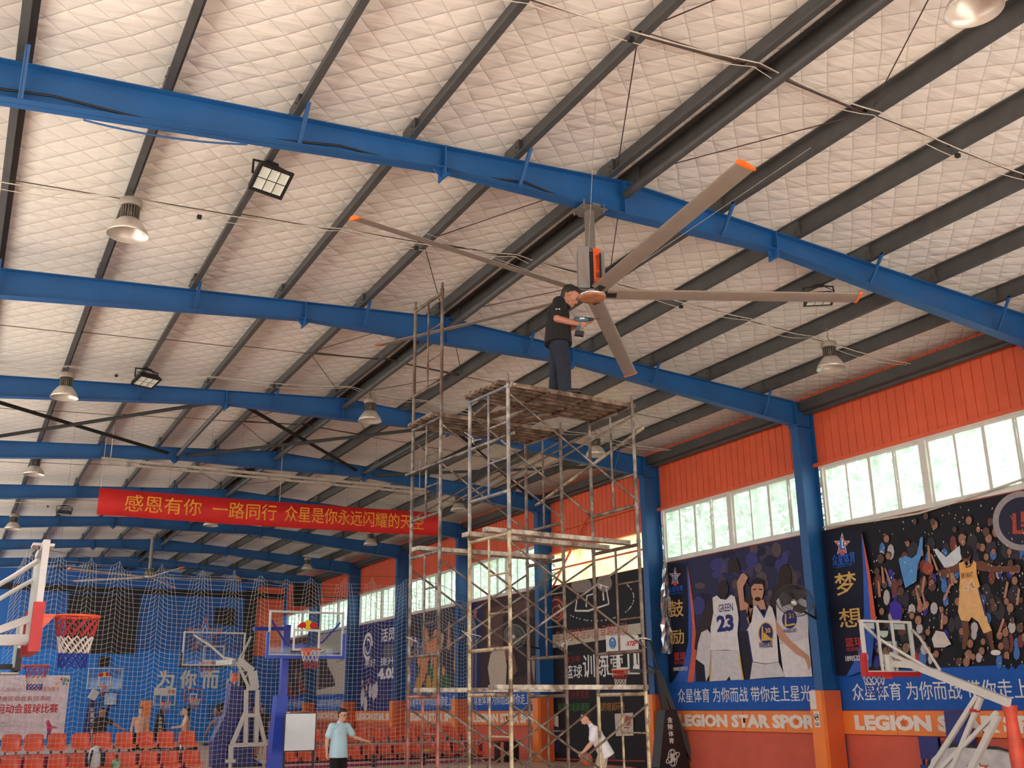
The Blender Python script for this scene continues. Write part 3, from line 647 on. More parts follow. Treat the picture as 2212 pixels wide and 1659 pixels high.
# --- crowded team poster, navy price poster, shoe poster, far poster
P = Poster(4, 'busy team poster in orange, green and navy behind the net', pm(54, 52, 66)); rnd = random.Random(8)
y1, y0_ = P.a1, P.a0
def blob(P, nm, n, col, z0, z1, ry, rz, ya=0, yb=1):
    x = P.x(); b = MB()
    for i_ in range(n):
        x = P.x(); P.n -= .85; cy = P.a1 - (ya + (yb - ya) * rnd.random()) * (P.a1 - P.a0); cz = rnd.uniform(z0, z1); a = rnd.uniform(.6, 1.1)
        b.prism([clampy(V(x, cy + ry * a * math.cos(2 * PI * i / 10), cz + rz * a * math.sin(2 * PI * i / 10)), P) for i in range(10)], (.001, 0, 0))
    return b.build(nm, pm(*col), P.t)
blob(P, 'team_jerseys', 14, (52, 92, 60), 2.4, 3.0, .32, .4); blob(P, 'team_jerseys', 12, (176, 130, 60), 2.3, 3.2, .3, .4); blob(P, 'team_jerseys', 10, (200, 120, 84), 3.0, 4.4, .3, .5); blob(P, 'team_arms', 10, (196, 150, 120), 3.2, 4.8, .1, .5); blob(P, 'team_heads', 16, (188, 140, 112), 2.9, 4.2, .15, .2); blob(P, 'team_jerseys', 8, (60, 84, 150), 2.4, 4.4, .22, .5, 0, .3)
P = Poster(5, 'navy price poster with a white swirl and 4.059 behind the net', pm(38, 44, 104), strip=False)
yy = P.a1; 
x = P.x(); b = MB()
for r_ in (.62, .36):
    for i in range(20):
        a, c = PI * i / 12 + (0 if r_ > .5 else PI), PI * (i + 1) / 12 + (0 if r_ > .5 else PI); k_ = .72
        b.prism([V(x, yy - 1.35 - r_ * math.cos(a), 4.25 + r_ * math.sin(a)), V(x, yy - 1.35 - r_ * math.cos(c), 4.25 + r_ * math.sin(c)), V(x, yy - 1.35 - r_ * k_ * math.cos(c), 4.25 + r_ * k_ * math.sin(c)), V(x, yy - 1.35 - r_ * k_ * math.cos(a), 4.25 + r_ * k_ * math.sin(a))], (.001, 0, 0))
b.build('white_swirl', WHTP, P.t)
P.text('title_line', '活员套', yy - 3.0, 4.35, 2.5, .55, WHTP, .05); P.text('title_line', '美好', yy - 1.0, 3.35, 1.4, .32, WHTP, .02); P.text('title_line', '提升一', yy - 3.0, 3.35, 2.5, .34, WHTP, .04)
P.text('price', '4.059', yy - 2.7, 2.75, 2.9, .5, WHTP, .06); P.text('small_print', '一二三四五六', yy - 3.2, 2.25, 2.2, .12, pm(120, 120, 160), .0); P.text('small_print', '七八九十百千', yy - 3.2, 2.0, 2.2, .12, pm(120, 120, 160), .0)
blob(P, 'grey_disc', 3, (90, 92, 110), 3.8, 4.0, .5, .3, .6, .75); blob(P, 'printed_kids', 8, (190, 186, 190), 1.7, 2.4, .22, .35, .12, .45); blob(P, 'printed_kids', 5, (206, 160, 120), 2.2, 2.9, .12, .16, .1, .5)
P = Poster(6, 'beige poster with a dark brown boot behind the blue hoop', pm(188, 176, 162), z0=2.0, z1=5.2)
P.text('brush_mark', '~一~', yy + 3.0, 3.7, 1.6, .12, pm(90, 84, 80)); x = P.x(); ya = P.a1
MB().prism([V(x, ya - p[0], p[1]) for p in ((.2, 4.3), (1.2, 4.4), (1.7, 3.6), (2.8, 2.95), (3.0, 2.6), (.2, 2.5))], (.001, 0, 0)).build('boot', pm(70, 58, 56), P.t)
P = Poster(7, 'dark photo poster in the far corner bay behind the net', pm(66, 60, 60)); blob(P, 'blurred_figures', 12, (120, 100, 90), 2.4, 3.4, .4, .4); blob(P, 'blurred_figures', 8, (150, 60, 50), 2.2, 2.8, .5, .25)
# orange bracing across the cream panel bay
M_ob = mat('orange_brace_paint', (214, 96, 44), .5)
t = thing('window_brace', 'orange steel braces crossing the cream translucent panel', 'brace', (WALL - .06, Y0 + 9, ZS))
MB().bar((WALL - .06, Y0 + 6.2, 5.75), (WALL - .06, Y0 + 11.8, 5.75), .05).build('brace_bar', M_ob, t)
MB().bar((WALL - .1, Y0 + 11.7, 5.2), (WALL - .1, Y0 + 9.4, 7.2), .05).build('brace_bar', M_ob, t)
MB().bar((WALL - .06, Y0 + 6.2, 6.95), (WALL - .06, Y0 + 11.8, 6.95), .05).build('brace_bar', M_ob, t)
# far end wall: slogan, star, panels
def end_text(nm, tx, x0, y0, x1, y1, m, par=None, Y=YE - .06, bold=.05):
    a = at(x0, y1, Y=Y); c = at(x1, y0, Y=Y); return lettering(nm, tx, (a.x, Y, a.z), (c.x - a.x, 0, 0), (0, 0, c.z - a.z), m, par, bold)
for ch, x0, x1 in (('为', 337, 377), ('你', 388, 425), ('而', 437, 473), ('战', 489, 528)):
    tag(end_text('wall_character', ch, x0, 1449, x1, 1487, M_lett, bold=.06), 'big white wall character %s on the far blue wall' % ch, 'lettering', 'slogan on the far wall')
t = thing('wall_star', 'big star emblem outlined in orange on the far blue wall', 'emblem', at(442, 1375, Y=YE - .05))
c = at(442, 1372, Y=YE - .05)
for r_, m_, dy in ((1.05, pm(206, 120, 84), 0), (.85, M_wblue2, -.006), (.6, pm(200, 204, 210), -.012), (.48, M_wblue2, -.018)):
    MB().prism(star_pts(c + V(0, dy, 0), r_, (1, 0, 0), (0, 0, 1)), (0, .004, 0)).build('star_layer', m_, t)
for nm, lab, bx in (('black_screen', 'large black screen panel high on the far blue wall', (135, 1286, 303, 1411)), ('black_screen', 'small dark panel right of the star on the far wall', (463, 1315, 509, 1351)), ('wall_speaker', 'small black loudspeaker on the far wall above the clear hoop', (212, 1418, 237, 1440))):
    a = at(bx[0], bx[3], Y=YE - .12); c = at(bx[2], bx[1], Y=YE - .12); t = thing(nm, lab, 'screen' if 'screen' in nm else 'loudspeaker', ((a.x + c.x) / 2, YE - .07, a.z))
    MB().box((a.x, YE - .12, a.z), (c.x, YE - .03, c.z)).build('panel', M_black, t)
    f_ = MB()
    for p, q in (((a.x, a.z), (c.x, a.z + .05)), ((a.x, c.z - .05), (c.x, c.z)), ((a.x, a.z), (a.x + .05, c.z)), ((c.x - .05, a.z), (c.x, c.z))): f_.box((p[0], YE - .14, p[1]), (q[0], YE - .12, q[1]))
    f_.build('bezel', mat('dark_bezel', (38, 36, 36), .5), t)
# ------------------------------------------------------------------ trees outside
M_bark = mat('tree_bark', (92, 78, 62), .9, bump=.3)
M_leaf = [mat('leaf_green_%d' % i, c, .6, var=.3, scale=1.2) for i, c in enumerate([(112, 146, 98), (124, 154, 112), (140, 164, 124)])]
def tree(x, y, h, r, i, label):
    t = thing('tree', label, 'tree', (x, y, -.3), group='trees outside the windows')
    rn = random.Random(i); b = MB()
    b.tube([(x, y, -.3), (x + .1, y, h * .35), (x, y + .2, h * .7)], [.22, .17, .08], 8)
    for k in range(4):
        a = k * 1.6 + i; b.tube([(x, y, h * .4 + k * .4), (x + r * .6 * math.cos(a), y + r * .6 * math.sin(a), h * .62 + k * .5)], [.09, .03], 6)
    b.build('trunk', M_bark, t)
    b = MB()
    for _ in range(2600):
        u = rn.random(); th = rn.uniform(0, 2 * PI); ph = math.acos(rn.uniform(-1, 1)); rr = (.55 + .45 * u ** .4)
        rr *= 1 + .22 * math.sin(3 * th + i) * math.sin(2 * ph + i)
        c = V(x + r * rr * math.sin(ph) * math.cos(th), y + r * rr * math.sin(ph) * math.sin(th), h * .62 + h * .40 * rr * math.cos(ph))
        a = V(rn.uniform(-1, 1), rn.uniform(-1, 1), rn.uniform(-.5, .5)).normalized() * rn.uniform(.14, .26); d = a.cross(V(rn.uniform(-1, 1), rn.uniform(-1, 1), 1)).normalized() * .11
        b.add([c - a, c + d, c + a, c - d], [(0, 1, 2, 3)])
    b.build('crown', M_leaf[i % 3], t)
TL = ['seen through the right part of the window above the crowd poster', 'seen through the left part of the window above the crowd poster', 'seen through the right part of the window above the 23 jersey', 'seen through the left part of the window above the 23 jersey', 'standing outside behind the cream panel', 'seen through the window above the brown poster', 'seen through the window above the team poster', 'seen through the window above the navy poster', 'seen through the window above the shoe poster']
for i, (y, x) in enumerate(((17, 24.5), (22.5, 25.5), (28, 25), (34, 25.5), (40, 25), (47, 25.5), (55, 25), (64, 25.5), (74, 25))):
    tree(x, y, 12.5 + (i * 37 % 5) * .5, 4.1 + (i % 3) * .3, i, 'leafy tree %s' % TL[i])

# ------------------------------------------------------------------ scaffold
def pipe_mat(name, rgb, rgb2, rust):
    m = bpy.data.materials.new(name); m.use_nodes = True; n = m.node_tree; L = n.links; p = n.nodes['Principled BSDF']
    p.inputs['Roughness'].default_value = .5; p.inputs['Metallic'].default_value = .25
    t = n.nodes.new('ShaderNodeTexCoord'); z = n.nodes.new('ShaderNodeTexNoise'); z.inputs['Scale'].default_value = 5; z.inputs['Detail'].default_value = 6; z.inputs['Roughness'].default_value = .7
    L.new(t.outputs['Object'], z.inputs['Vector']); r = n.nodes.new('ShaderNodeValToRGB'); L.new(z.outputs['Fac'], r.inputs[0])
    r.color_ramp.elements[0].position = .40; r.color_ramp.elements[0].color = S(*rust); r.color_ramp.elements[1].position = .62; r.color_ramp.elements[1].color = S(*rgb2)
    e = r.color_ramp.elements.new(.50); e.color = S(*rgb)
    L.new(r.outputs[0], p.inputs['Base Color']); return m
MP = {'grey': pipe_mat('worn_grey_pipe', (96, 88, 78), (138, 132, 120), (66, 52, 42)), 'rust': pipe_mat('rusty_pipe', (92, 78, 66), (118, 106, 92), (80, 54, 40)),
      'cream': pipe_mat('cream_painted_pipe', (160, 146, 114), (178, 166, 134), (98, 80, 60)), 'red': pipe_mat('worn_red_pipe', (146, 84, 74), (160, 112, 98), (96, 70, 58)),
      'blue': pipe_mat('grey_and_blue_pipe', (118, 114, 106), (160, 156, 148), (92, 96, 106))}
M_plank = pipe_mat('cement_stained_plank', (140, 130, 114), (176, 168, 152), (96, 78, 62))
M_slat = pipe_mat('dirty_brown_slat', (104, 84, 68), (136, 116, 98), (72, 54, 42))
LEV = [1.80, 3.50, 5.20, 6.90]
FRM = {'A': ((5.072, 12.258), (5.125, 11.475)), 'C': ((6.824, 12.342), (6.903, 11.509)), 'B': ((5.176, 10.738), (5.268, 9.925)), 'D': ((7.027, 10.976), (7.069, 10.04))}
FCOL = {'A': ['red', 'grey', 'grey', 'rust'], 'C': ['rust', 'rust', 'rust'], 'B': ['cream', 'cream', 'blue'], 'D': ['cream', 'rust', 'grey']}
towers = {}
for nm, fs, lab in (('near', 'BD', 'scaffold tower nearer the camera, carrying the worker on its platform'), ('far', 'AC', 'scaffold tower behind, with a guard frame rising at its left end')):
    c = [(FRM[f][0][0] + FRM[f][1][0]) / 2 for f in fs]; d = [(FRM[f][0][1] + FRM[f][1][1]) / 2 for f in fs]
    t = towers[nm] = thing('scaffold_tower', lab, 'scaffold', (sum(c) / 2, sum(d) / 2, 0), group='scaffold towers')
    for f in fs:
        (rx, ry), (fx, fy) = FRM[f]; R_, F_ = V(rx, ry, 0), V(fx, fy, 0); M_ = (R_ + F_) / 2
        for li, col in enumerate(FCOL[f]):
            zt = LEV[li]; zb = (.06 if li == 0 else LEV[li - 1] + .005)
            z = lambda p, h: V(p.x, p.y, h)
            fr = thing_part = None
            b = MB()
            for p in (R_, F_): b.tube([z(p, zb), z(p, zt + (.0 if li < len(FCOL[f]) - 1 else 0))], .022, 10)
            b.tube([z(R_, zt - .045), z(F_, zt - .045)], .022, 8); b.tube([z(R_, zt - 1.27), z(F_, zt - 1.27)], .022, 8)
            fo = b.build('scaffold_frame', MP[col], t)
            MB().tube([z(M_, zt - .05), z(M_, zt - 1.27)], .014, 8).build('inner_post', MP[col], fo)
            for q in (.42, .84): MB().tube([z(M_, zt - .05 - q), z(F_, zt - .05 - q)], .012, 6).build('rung', MP[col], fo)
            for p in (R_, F_): MB().tube([z(p, zt), z(p, zt + .10)], .017, 8).tube([z(p, zt - .02), z(p, zt + .012)], .027, 10).build('joint_pin', MP['rust'], fo)
        for p in (R_, F_): MB().tube([(p.x, p.y, .005), (p.x, p.y, .02)], .07, 12).tube([(p.x, p.y, .02), (p.x, p.y, .07)], .03, 8).build('base_plate', MP['rust'], t)
    f0, f1 = fs
    for li in range(3):
        zt = LEV[li]
        for si in (0, 1):
            a, c_ = V(*FRM[f0][si], 0), V(*FRM[f1][si], 0)
            for u in (0, 1):
                za, zb = (zt - 1.24, zt - .16) if u else (zt - .16, zt - 1.24)
                off = V(0, (-.03 if si else .03) * (1 if u else 1.5), 0)
                MB().tube([V(a.x, a.y, za) + off, V(c_.x, c_.y, zb) + off], .013, 6).build('cross_brace', MP['rust' if (li + u) % 2 else 'grey'], t)
# ledger pipe tied in above the frames of the far tower, wire twists
def plank(p, q, w, h, label, m=M_plank, n=1):
    b = MB(); b.bar(p, q, w, h); return tag(b.build('scaffold_plank', m), label, 'plank', 'loose scaffold planks')
def lerpf(f, s, z): a, c = V(*FRM[f][0], z), V(*FRM[f][1], z); return a.lerp(c, s)
for nm, z, a, c, s, w, lab in (('p', 3.53, 'B', 'D', .12, .16, 'grey plank on the middle level of the near scaffold, inner side'), ('p', 3.53, 'B', 'D', .62, .10, 'narrow grey plank on the middle level of the near scaffold'),
        ('p', 3.53, 'A', 'C', .45, .2, 'grey plank on the middle level of the rear scaffold'), ('p', 1.83, 'B', 'D', .8, .18, 'paint-spotted plank low on the near scaffold front'), ('p', 1.83, 'A', 'C', .6, .2, 'worn plank low on the rear scaffold')):
    p, q = lerpf(a, s, z), lerpf(c, s, z); d = (q - p).normalized(); plank(p - d * .12, q + d * .12, w, .05, lab)
def deck(a, c, label, n=6):
    o = (lerpf(a, .5, 5.2) + lerpf(c, .5, 5.2)) / 2; t = thing('platform', label, 'platform', (o.x, o.y, 5.2), group='scaffold platforms')
    for i in range(n):
        s = .04 + (i + .5) / n * .92; p, q = lerpf(a, s, 5.215), lerpf(c, s, 5.215); d = (q - p).normalized(); sd = d.cross(V(0, 0, 1))
        b = MB(); w = .8 * .92 / n * .9
        b.bar(p - d * .1, q + d * .1, w, .018)
        b.bar(p - d * .1 + sd * (w / 2 - .008) - V(0, 0, .02), q + d * .1 + sd * (w / 2 - .008) - V(0, 0, .02), .014, .05); b.bar(p - d * .1 - sd * (w / 2 - .008) - V(0, 0, .02), q + d * .1 - sd * (w / 2 - .008) - V(0, 0, .02), .014, .05)
        for j in (-.22, 0, .22): b.bar(p - d * .1 + sd * w * j - V(0, 0, .014), q + d * .1 + sd * w * j - V(0, 0, .014), .012, .03)
        b.build('deck_board', M_slat, t)
    b = MB()
    for u in (.33, .66):
        p, q = lerpf(a, .0, 5.17).lerp(lerpf(c, .0, 5.17), u), lerpf(a, 1, 5.17).lerp(lerpf(c, 1, 5.17), u); b.tube([p, q], .014, 6)
    b.build('cross_bar', MP['rust'], t)
    b = MB()
    for f in (a, c):
        for s in (.3, .7):
            e = lerpf(f, s, 5.19); b.tube([e + V(math.cos(q) * .045, 0, math.sin(q) * .035) for q in [2 * PI * k / 10 for k in range(10)]], .008, 5, closed=True)
    b.build('hook', MP['rust'], t)
    return t
deck('B', 'D', 'slatted brown platform that the worker stands on'); deck('A', 'C', 'slatted brown platform on the rear scaffold tower', 6)
# loose boards bridging the two towers
for i, (s, dx) in enumerate(((.25, .05), (.4, -.03), (.55, .02), (.7, -.05))):
    p = lerpf('A', 1, 5.235).lerp(lerpf('C', 1, 5.235), s + dx); q = lerpf('B', 0, 5.235).lerp(lerpf('D', 0, 5.235), s - dx); d = (q - p).normalized() * .12
    tag(MB().bar(p - d, q + d, .14, .035).build('scaffold_plank', M_slat), '%s loose board from the left bridging the two scaffold platforms' % ORD[i], 'plank', 'bridging boards')
p, q = lerpf('B', .0, 4.72), lerpf('D', .0, 4.72)
tag(MB().tube([V(5.0, 12.3, 4.55), V(5.30, 9.85, 4.58)], .02, 8).build('steel_tube', MP['grey']), 'loose grey tube tied along the left ends of both towers', 'tube')
tag(MB().tube([V(6.95, 12.3, 4.30), V(7.12, 9.9, 4.86)], .02, 8).build('steel_tube', MP['cream']), 'loose cream tube tied along the right ends of both towers', 'tube')
rn = random.Random(4)
b = MB()
M_wire = mat('white_tie_wire', (206, 204, 196), .5)
for i, (x, y, z) in enumerate(((5.2, 10.7, 4.62), (5.3, 9.95, 5.12), (7.05, 10.9, 3.0), (5.2, 10.7, 2.32), (7.0, 10.0, 2.3), (6.9, 11.5, 2.3), (5.1, 12.2, 2.4))):
    for k in range(3):
        q = V(x, y, z); pts = [q + V(rn.uniform(-.05, .05), rn.uniform(-.05, .05), .02), q + V(rn.uniform(-.08, .08), rn.uniform(-.06, .06), .07), q + V(rn.uniform(-.14, .14), rn.uniform(-.08, .08), rn.uniform(.03, .15))]
        b.tube(pts, .004, 4)
tag(b.build('tie_wires', M_wire), 'ends of white tie wire sticking out around the scaffold joints', 'tie wire', kind='stuff')

# ------------------------------------------------------------------ big ceiling fan
M_fan = mat('grey_fan_aluminium', (150, 138, 126), .42, metal=.35, var=.04); M_fbox = mat('fan_grey_housing', (132, 130, 128), .5, var=.04); M_forg = mat('fan_orange_cover', (228, 92, 34), .42, var=.03)
M_post = mat('fan_post_grey', (110, 106, 100), .5); M_chrome = mat('chrome_hub', (190, 190, 188), .2, metal=.9, var=.03); M_tip = mat('orange_blade_tip', (236, 108, 28), .45)
M_hubd = mat('brown_orange_hub_disc', (170, 112, 76), .45, var=.2, scale=14)
HX, HY, HZ = 7.03, 10.79, 6.92
fan = thing('ceiling_fan', 'giant five-blade ceiling fan with orange motor cover above the worker', 'ceiling fan', (HX, HY, HZ - .1), group='giant ceiling fans')
b = MB(); b.box((HX - .2, HY - .16, 8.165), (HX + .2, HY + .16, 8.18)); b.box((HX - .06, HY - .2, 8.17), (HX + .06, HY + .2, 8.205))
for sx_ in (-.16, .16):
    for sy_ in (-.13, .13): b.tube([(HX + sx_, HY + sy_, 8.13), (HX + sx_, HY + sy_, 8.26)], .012, 6)
b.build('mount_plate', M_post, fan)
def hollow_post(b, x, y, z0, z1, w):
    b.box((x - w/2, y - w/2, z0), (x + w/2, y + w/2, z1))
b = MB(); hollow_post(b, HX, HY, 7.5, 8.17, .1); b.build('drop_post', M_post, fan)
# housing: grey C-shaped body, dark groove, orange cover; seen turned a little
ang = math.radians(-28); ex, ey = V(math.cos(ang), math.sin(ang), 0), V(-math.sin(ang), math.cos(ang), 0); hc = V(HX, HY, 7.27)
b = MB(); b.obox(hc - ex * .11 + V(0, 0, 0), ex * .075, ey * .15, V(0, 0, .30)); b.obox(hc - ex * .02 + ey * .03, ex * .08, ey * .1, V(0, 0, .28)); b.obox(hc + ex * .15 + ey * .02, ex * .025, ey * .13, V(0, 0, .25))
b.build('motor_housing', M_fbox, fan)
b = MB(); b.obox(hc + ex * .005 - ey * .075, ex * .035, ey * .02, V(0, 0, .25)); b.obox(hc + ex * .115 - ey * .09, ex * .012, ey * .06, V(0, 0, .2)); b.build('groove', M_black, fan)
oc = hc + ex * .075 - ey * .10
b = MB(); b.prism([oc + ex * a + V(0, 0, z) for a, z in ((-.05, -.27), (.05, -.27), (.055, .25), (.03, .29), (-.05, .30))], ey * .06); co = b.build('motor_cover', M_forg, fan)
b = MB(); b.prism([oc - ey * .004 + ex * a + V(0, 0, z) for a, z in ((-.036, -.19), (.036, -.19), (.036, -.235), (.02, -.25), (-.02, -.25), (-.036, -.235))], ey * .003); b.build('cover_slot', M_black, co)
lettering('cover_text', '工业大风扇', oc - ey * .005 + ex * .022 + V(0, 0, -.03), V(0, 0, .22), -ex * .04, M_black, co, .02)
lettering('cover_text', 'ED', oc - ey * .005 + ex * .022 + V(0, 0, -.13), V(0, 0, .07), -ex * .04, M_black, co, .02)
gc = hc - ex * .11 - ey * .152
lettering('housing_text', '工业 大风扇', gc + ex * .01 + V(0, 0, -.18), V(0, 0, .36), -ex * .03, pm(196, 110, 74), fan, .01)
b = MB().lathe([(.0, .14), (.09, .14), (.10, .10), (.14, .09), (.185, .05), (.19, .02), (.17, .0), (.0, .0)], (HX, HY, HZ - .04), 32); b.build('hub', M_chrome, fan)
b = MB().lathe([(.0, .0), (.08, -.008), (.12, .002), (.175, -.004), (.185, .012), (.18, .03)], (HX, HY, HZ - .05), 32); b.build('hub_disc', M_hubd, fan)
def airfoil(ch, th): return [(ch * x, th * y) for x, y in ((-.5, 0), (-.42, .42), (-.2, .62), (.1, .5), (.5, .04), (.5, -.04), (.1, -.3), (-.2, -.38), (-.42, -.3))]
def blade(b, c, a, r0, r1, ch, th, pitch, droop=0.0):
    d = V(math.cos(a), math.sin(a), -droop).normalized(); s_ = V(-math.sin(a), math.cos(a), 0); cp_, sp_ = math.cos(pitch), math.sin(pitch)
    u, v = s_ * cp_ + V(0, 0, 1) * sp_, V(0, 0, 1) * cp_ - s_ * sp_
    N = 9; sec = airfoil(ch, th); vs = []; n = len(sec); rs = [r0 + (r1 - r0) * i / N for i in range(N + 1)]
    for r in rs: vs += [c + d * r + u * x + v * y for x, y in sec]
    fs = [(i*n+k, i*n+(k+1)%n, (i+1)*n+(k+1)%n, (i+1)*n+k) for i in range(N) for k in range(n)] + [tuple(range(n)), tuple(range(N*n, N*n+n))]
    b.add(vs, fs, False); return d, u, v
for k in range(5):
    a = math.radians(191 + 72.2 * k); c = V(HX, HY, HZ + .015); b = MB()
    d, u, v = blade(b, c, a, .2, 3.66, .215, .036, math.radians(-16)); bl = b.build('blade', M_fan, fan)
    b = MB(); b.prism([c + d * 3.66 + u * x * 1.12 + v * y * 1.5 for x, y in airfoil(.215, .036)], d * .035); b.build('blade_tip', M_tip, bl)
    b = MB(); b.obox(c + d * .22 + V(0, 0, .0), d * .11, u * .045, v * .022); b.build('blade_root', M_black, bl)
M_rope = mat('steel_wire_rope', (150, 144, 134), .5)
b = MB(); b2 = MB()
for k, (px, py) in enumerate(((5.9, 8.8), (9.2, 8.7), (8.9, 13.2), (5.3, 13.2))):
    a = V(HX + (.14 if px > HX else -.14), HY + (.1 if py > HY else -.1), 7.02); e = V(px, py, zpur(px) + .02); b.tube([a, e], .0045, 5)
    m_ = a.lerp(e, .12); b.tube([a.lerp(e, .06), m_], .011, 6)
b.build('stay_rope', M_rope, fan)
# a second fan, far away under the roof
F2 = at(322, 1247, Y=44.0)
f2 = thing('ceiling_fan', 'distant giant ceiling fan with pale blades above the net', 'ceiling fan', F2, group='giant ceiling fans')
M_pale = mat('pale_fan_blade', (200, 186, 160), .5)
MB().tube([F2 + V(0, 0, .3), V(F2.x, F2.y, zpur(F2.x) - .3)], .07, 8).build('drop_post', M_fbox, f2)
MB().lathe([(0, .32), (.16, .32), (.2, .1), (.26, .05), (.26, -.03), (0, -.05)], F2, 20).build('hub', M_chrome, f2)
for k in range(5):
    b = MB(); a = math.radians(-8 + 72 * k); d, u, v = blade(b, F2, a, .2, 3.5, .2, .04, .2); bl = b.build('blade', M_pale, f2)
    MB().prism([F2 + d * 3.5 + u * x * 1.1 + v * y * 1.5 for x, y in airfoil(.2, .05)], d * .1).build('blade_tip', M_tip, bl)

# ------------------------------------------------------------------ lamps
M_bell = mat('champagne_lamp_shade', (196, 188, 176), .32, metal=.35, var=.05); M_fin = mat('lamp_heat_sink', (122, 114, 104), .4, metal=.5); M_cap = mat('lamp_driver_cap', (150, 140, 128), .45); M_lens = mat('lamp_lens', (236, 226, 206), .3)
def highbay(label):
    t = thing('high_bay_lamp', label, 'ceiling lamp', (0, 0, 0), group='high bay lamps')
    b = MB(); b.lathe([(.105, .24), (.12, .235), (.165, .19), (.24, .08), (.27, .0), (.265, .0), (.235, .08), (.16, .185), (.1, .225)], n=32); b.build('shade', M_bell, t, local=True)
    b = MB(); b.lathe([(0, .42), (.085, .42), (.085, .24), (0, .24)], n=20)
    for k in range(20):
        a = 2 * PI * k / 20; d = V(math.cos(a), math.sin(a), 0); s_ = V(-d.y, d.x, 0); b.obox(d * .1 + V(0, 0, .33), d * .022, s_ * .005, V(0, 0, .09))
    b.build('heat_sink', M_fin, t, local=True)
    MB().lathe([(0, .53), (.12, .53), (.145, .515), (.15, .43), (.14, .42), (0, .42)], n=24).build('driver_cap', M_cap, t, local=True)
    MB().lathe([(0, .215), (.1, .215), (.105, .23)], n=20).build('lens', M_lens, t, local=True)
    b = MB(); b.tube([(0, 0, .53), (.02, 0, .57), (0, 0, .61), (-.02, 0, .64), (0, 0, .68)], .008, 6); b.build('hook', MP['grey'], t, local=True)
    return t
hb = highbay('big bell lamp at the left, right behind the nearest blue beam')
HL = [(1.37, 13.4, .64, None), (7.78, 5.15, .84, 'bell lamp cut off by the top right edge of the view'), (1.37, 21.7, .68, 'bell lamp in the left row below the second blue beam'), (13.78, 13.13, .80, 'bell lamp by the orange wall, right of the fan blade tip'),
      (7.78, 21.4, .86, 'bell lamp hanging left of the scaffold guard frame'), (13.78, 21.24, .70, 'bell lamp seen behind the right end of the scaffold'), (1.37, 29.7, .68, 'dark bell lamp in the left row before the braced bay end'), (1.37, 39.4, .68, 'small far bell lamp at the left edge of the view'),
      (7.78, 37.8, .75, 'small bell lamp just below the red banner middle'), (13.78, 37.4, .75, 'small bell lamp below the right half of the red banner'), (13.78, 45.5, .75, 'tiny bell lamp above the blue hoop'), (13.78, 29.4, .75, 'bell lamp behind the red banner right end')]
for i, (x, y, dz, lab) in enumerate(HL):
    z = zpur(x) - dz
    if i == 0: hb.location = (x, y, z)
    else: dup(hb, (x, y, z), None, lab)
    zz = z + .67; b = MB().tube([(x, y, zz), (x, y, zpur(x))], .007, 5); b.box((x - .05, y - .02, zpur(x) - .02), (x + .05, y + .02, zpur(x)))
    if dz > .66: 
        r_ = [o for o in bpy.data.objects if o.name.startswith('high_bay_lamp') and (o.location - V(x, y, z)).length < .01][0]; b.build('hanger', MP['grey'], r_)
M_led = mat('floodlight_led_cell', (206, 210, 196), .35, var=.05); M_fl = mat('floodlight_black', (22, 22, 24), .5)
def flood(label, x, y, tilt, turn):
    """hangs from the purlin at x; the head tips by tilt about its bracket axis and the whole lamp is turned"""
    t = thing('floodlight', label, 'floodlight', (x, y, zpur(x) - .29), math.radians(turn), 'floodlights')
    R_ = Matrix.Translation((0, 0, .06)) @ Matrix.Rotation(math.radians(-tilt), 4, 'X') @ Matrix.Translation((0, 0, -.06))
    def hd(b, name, m, par): b.v = [R_ @ p for p in b.v]; return b.build(name, m, par, local=True)
    b = MB(); b.prism([(x_, -.17, z) for x_, z in ((-.24, .0), (.24, .0), (.24, .05), (.17, .11), (-.17, .11), (-.24, .05))], (0, .34, 0)); bo = hd(b, 'housing', M_fl, t)
    b = MB()
    for (p, q) in (((-.24, -.2), (.24, -.165)), ((-.24, .165), (.24, .2)), ((-.24, -.2), (-.205, .2)), ((.205, -.2), (.24, .2))): b.box((p[0], p[1], -.015), (q[0], q[1], .02))
    hd(b, 'bezel', M_fl, bo)
    for i in range(3):
        for j in range(2):
            cx, cy = (i - 1) * .135, (j - .5) * .16
            hd(MB().add([(cx - .062, cy - .074, -.01), (cx + .062, cy - .074, -.01), (cx + .062, cy + .074, -.01), (cx - .062, cy + .074, -.01), (cx - .035, cy - .04, -.002), (cx + .035, cy - .04, -.002), (cx + .035, cy + .04, -.002), (cx - .035, cy + .04, -.002)], [(0, 1, 5, 4), (1, 2, 6, 5), (2, 3, 7, 6), (3, 0, 4, 7), (4, 5, 6, 7)]), 'led_cell', M_led, t)
    b = MB(); b.tube([(-.25, 0, .06), (-.25, .0, .25), (-.06, .0, .275)], .016, 6); b.tube([(.25, 0, .06), (.25, .0, .25), (.06, .0, .275)], .016, 6); b.box((-.09, -.04, .265), (.09, .04, .295)); b.tube([(.2, .1, .1), (.29, .08, .2), (.1, .03, .28)], .008, 5)
    b.build('bracket', M_fl, t, local=True)
    return t
flood('black floodlight under the nearest blue beam, facing the camera', 2.87, 11.95, 40, 14)
flood('black floodlight between the second and third blue beams at left', 2.87, 21.5, 18, 20)
flood('black floodlight above the fan blade pointing at the orange wall', 12.28, 11.8, 0, -35)
flood('flat far floodlight at left beyond the braced roof bay', 2.87, 38.4, -6, 0)
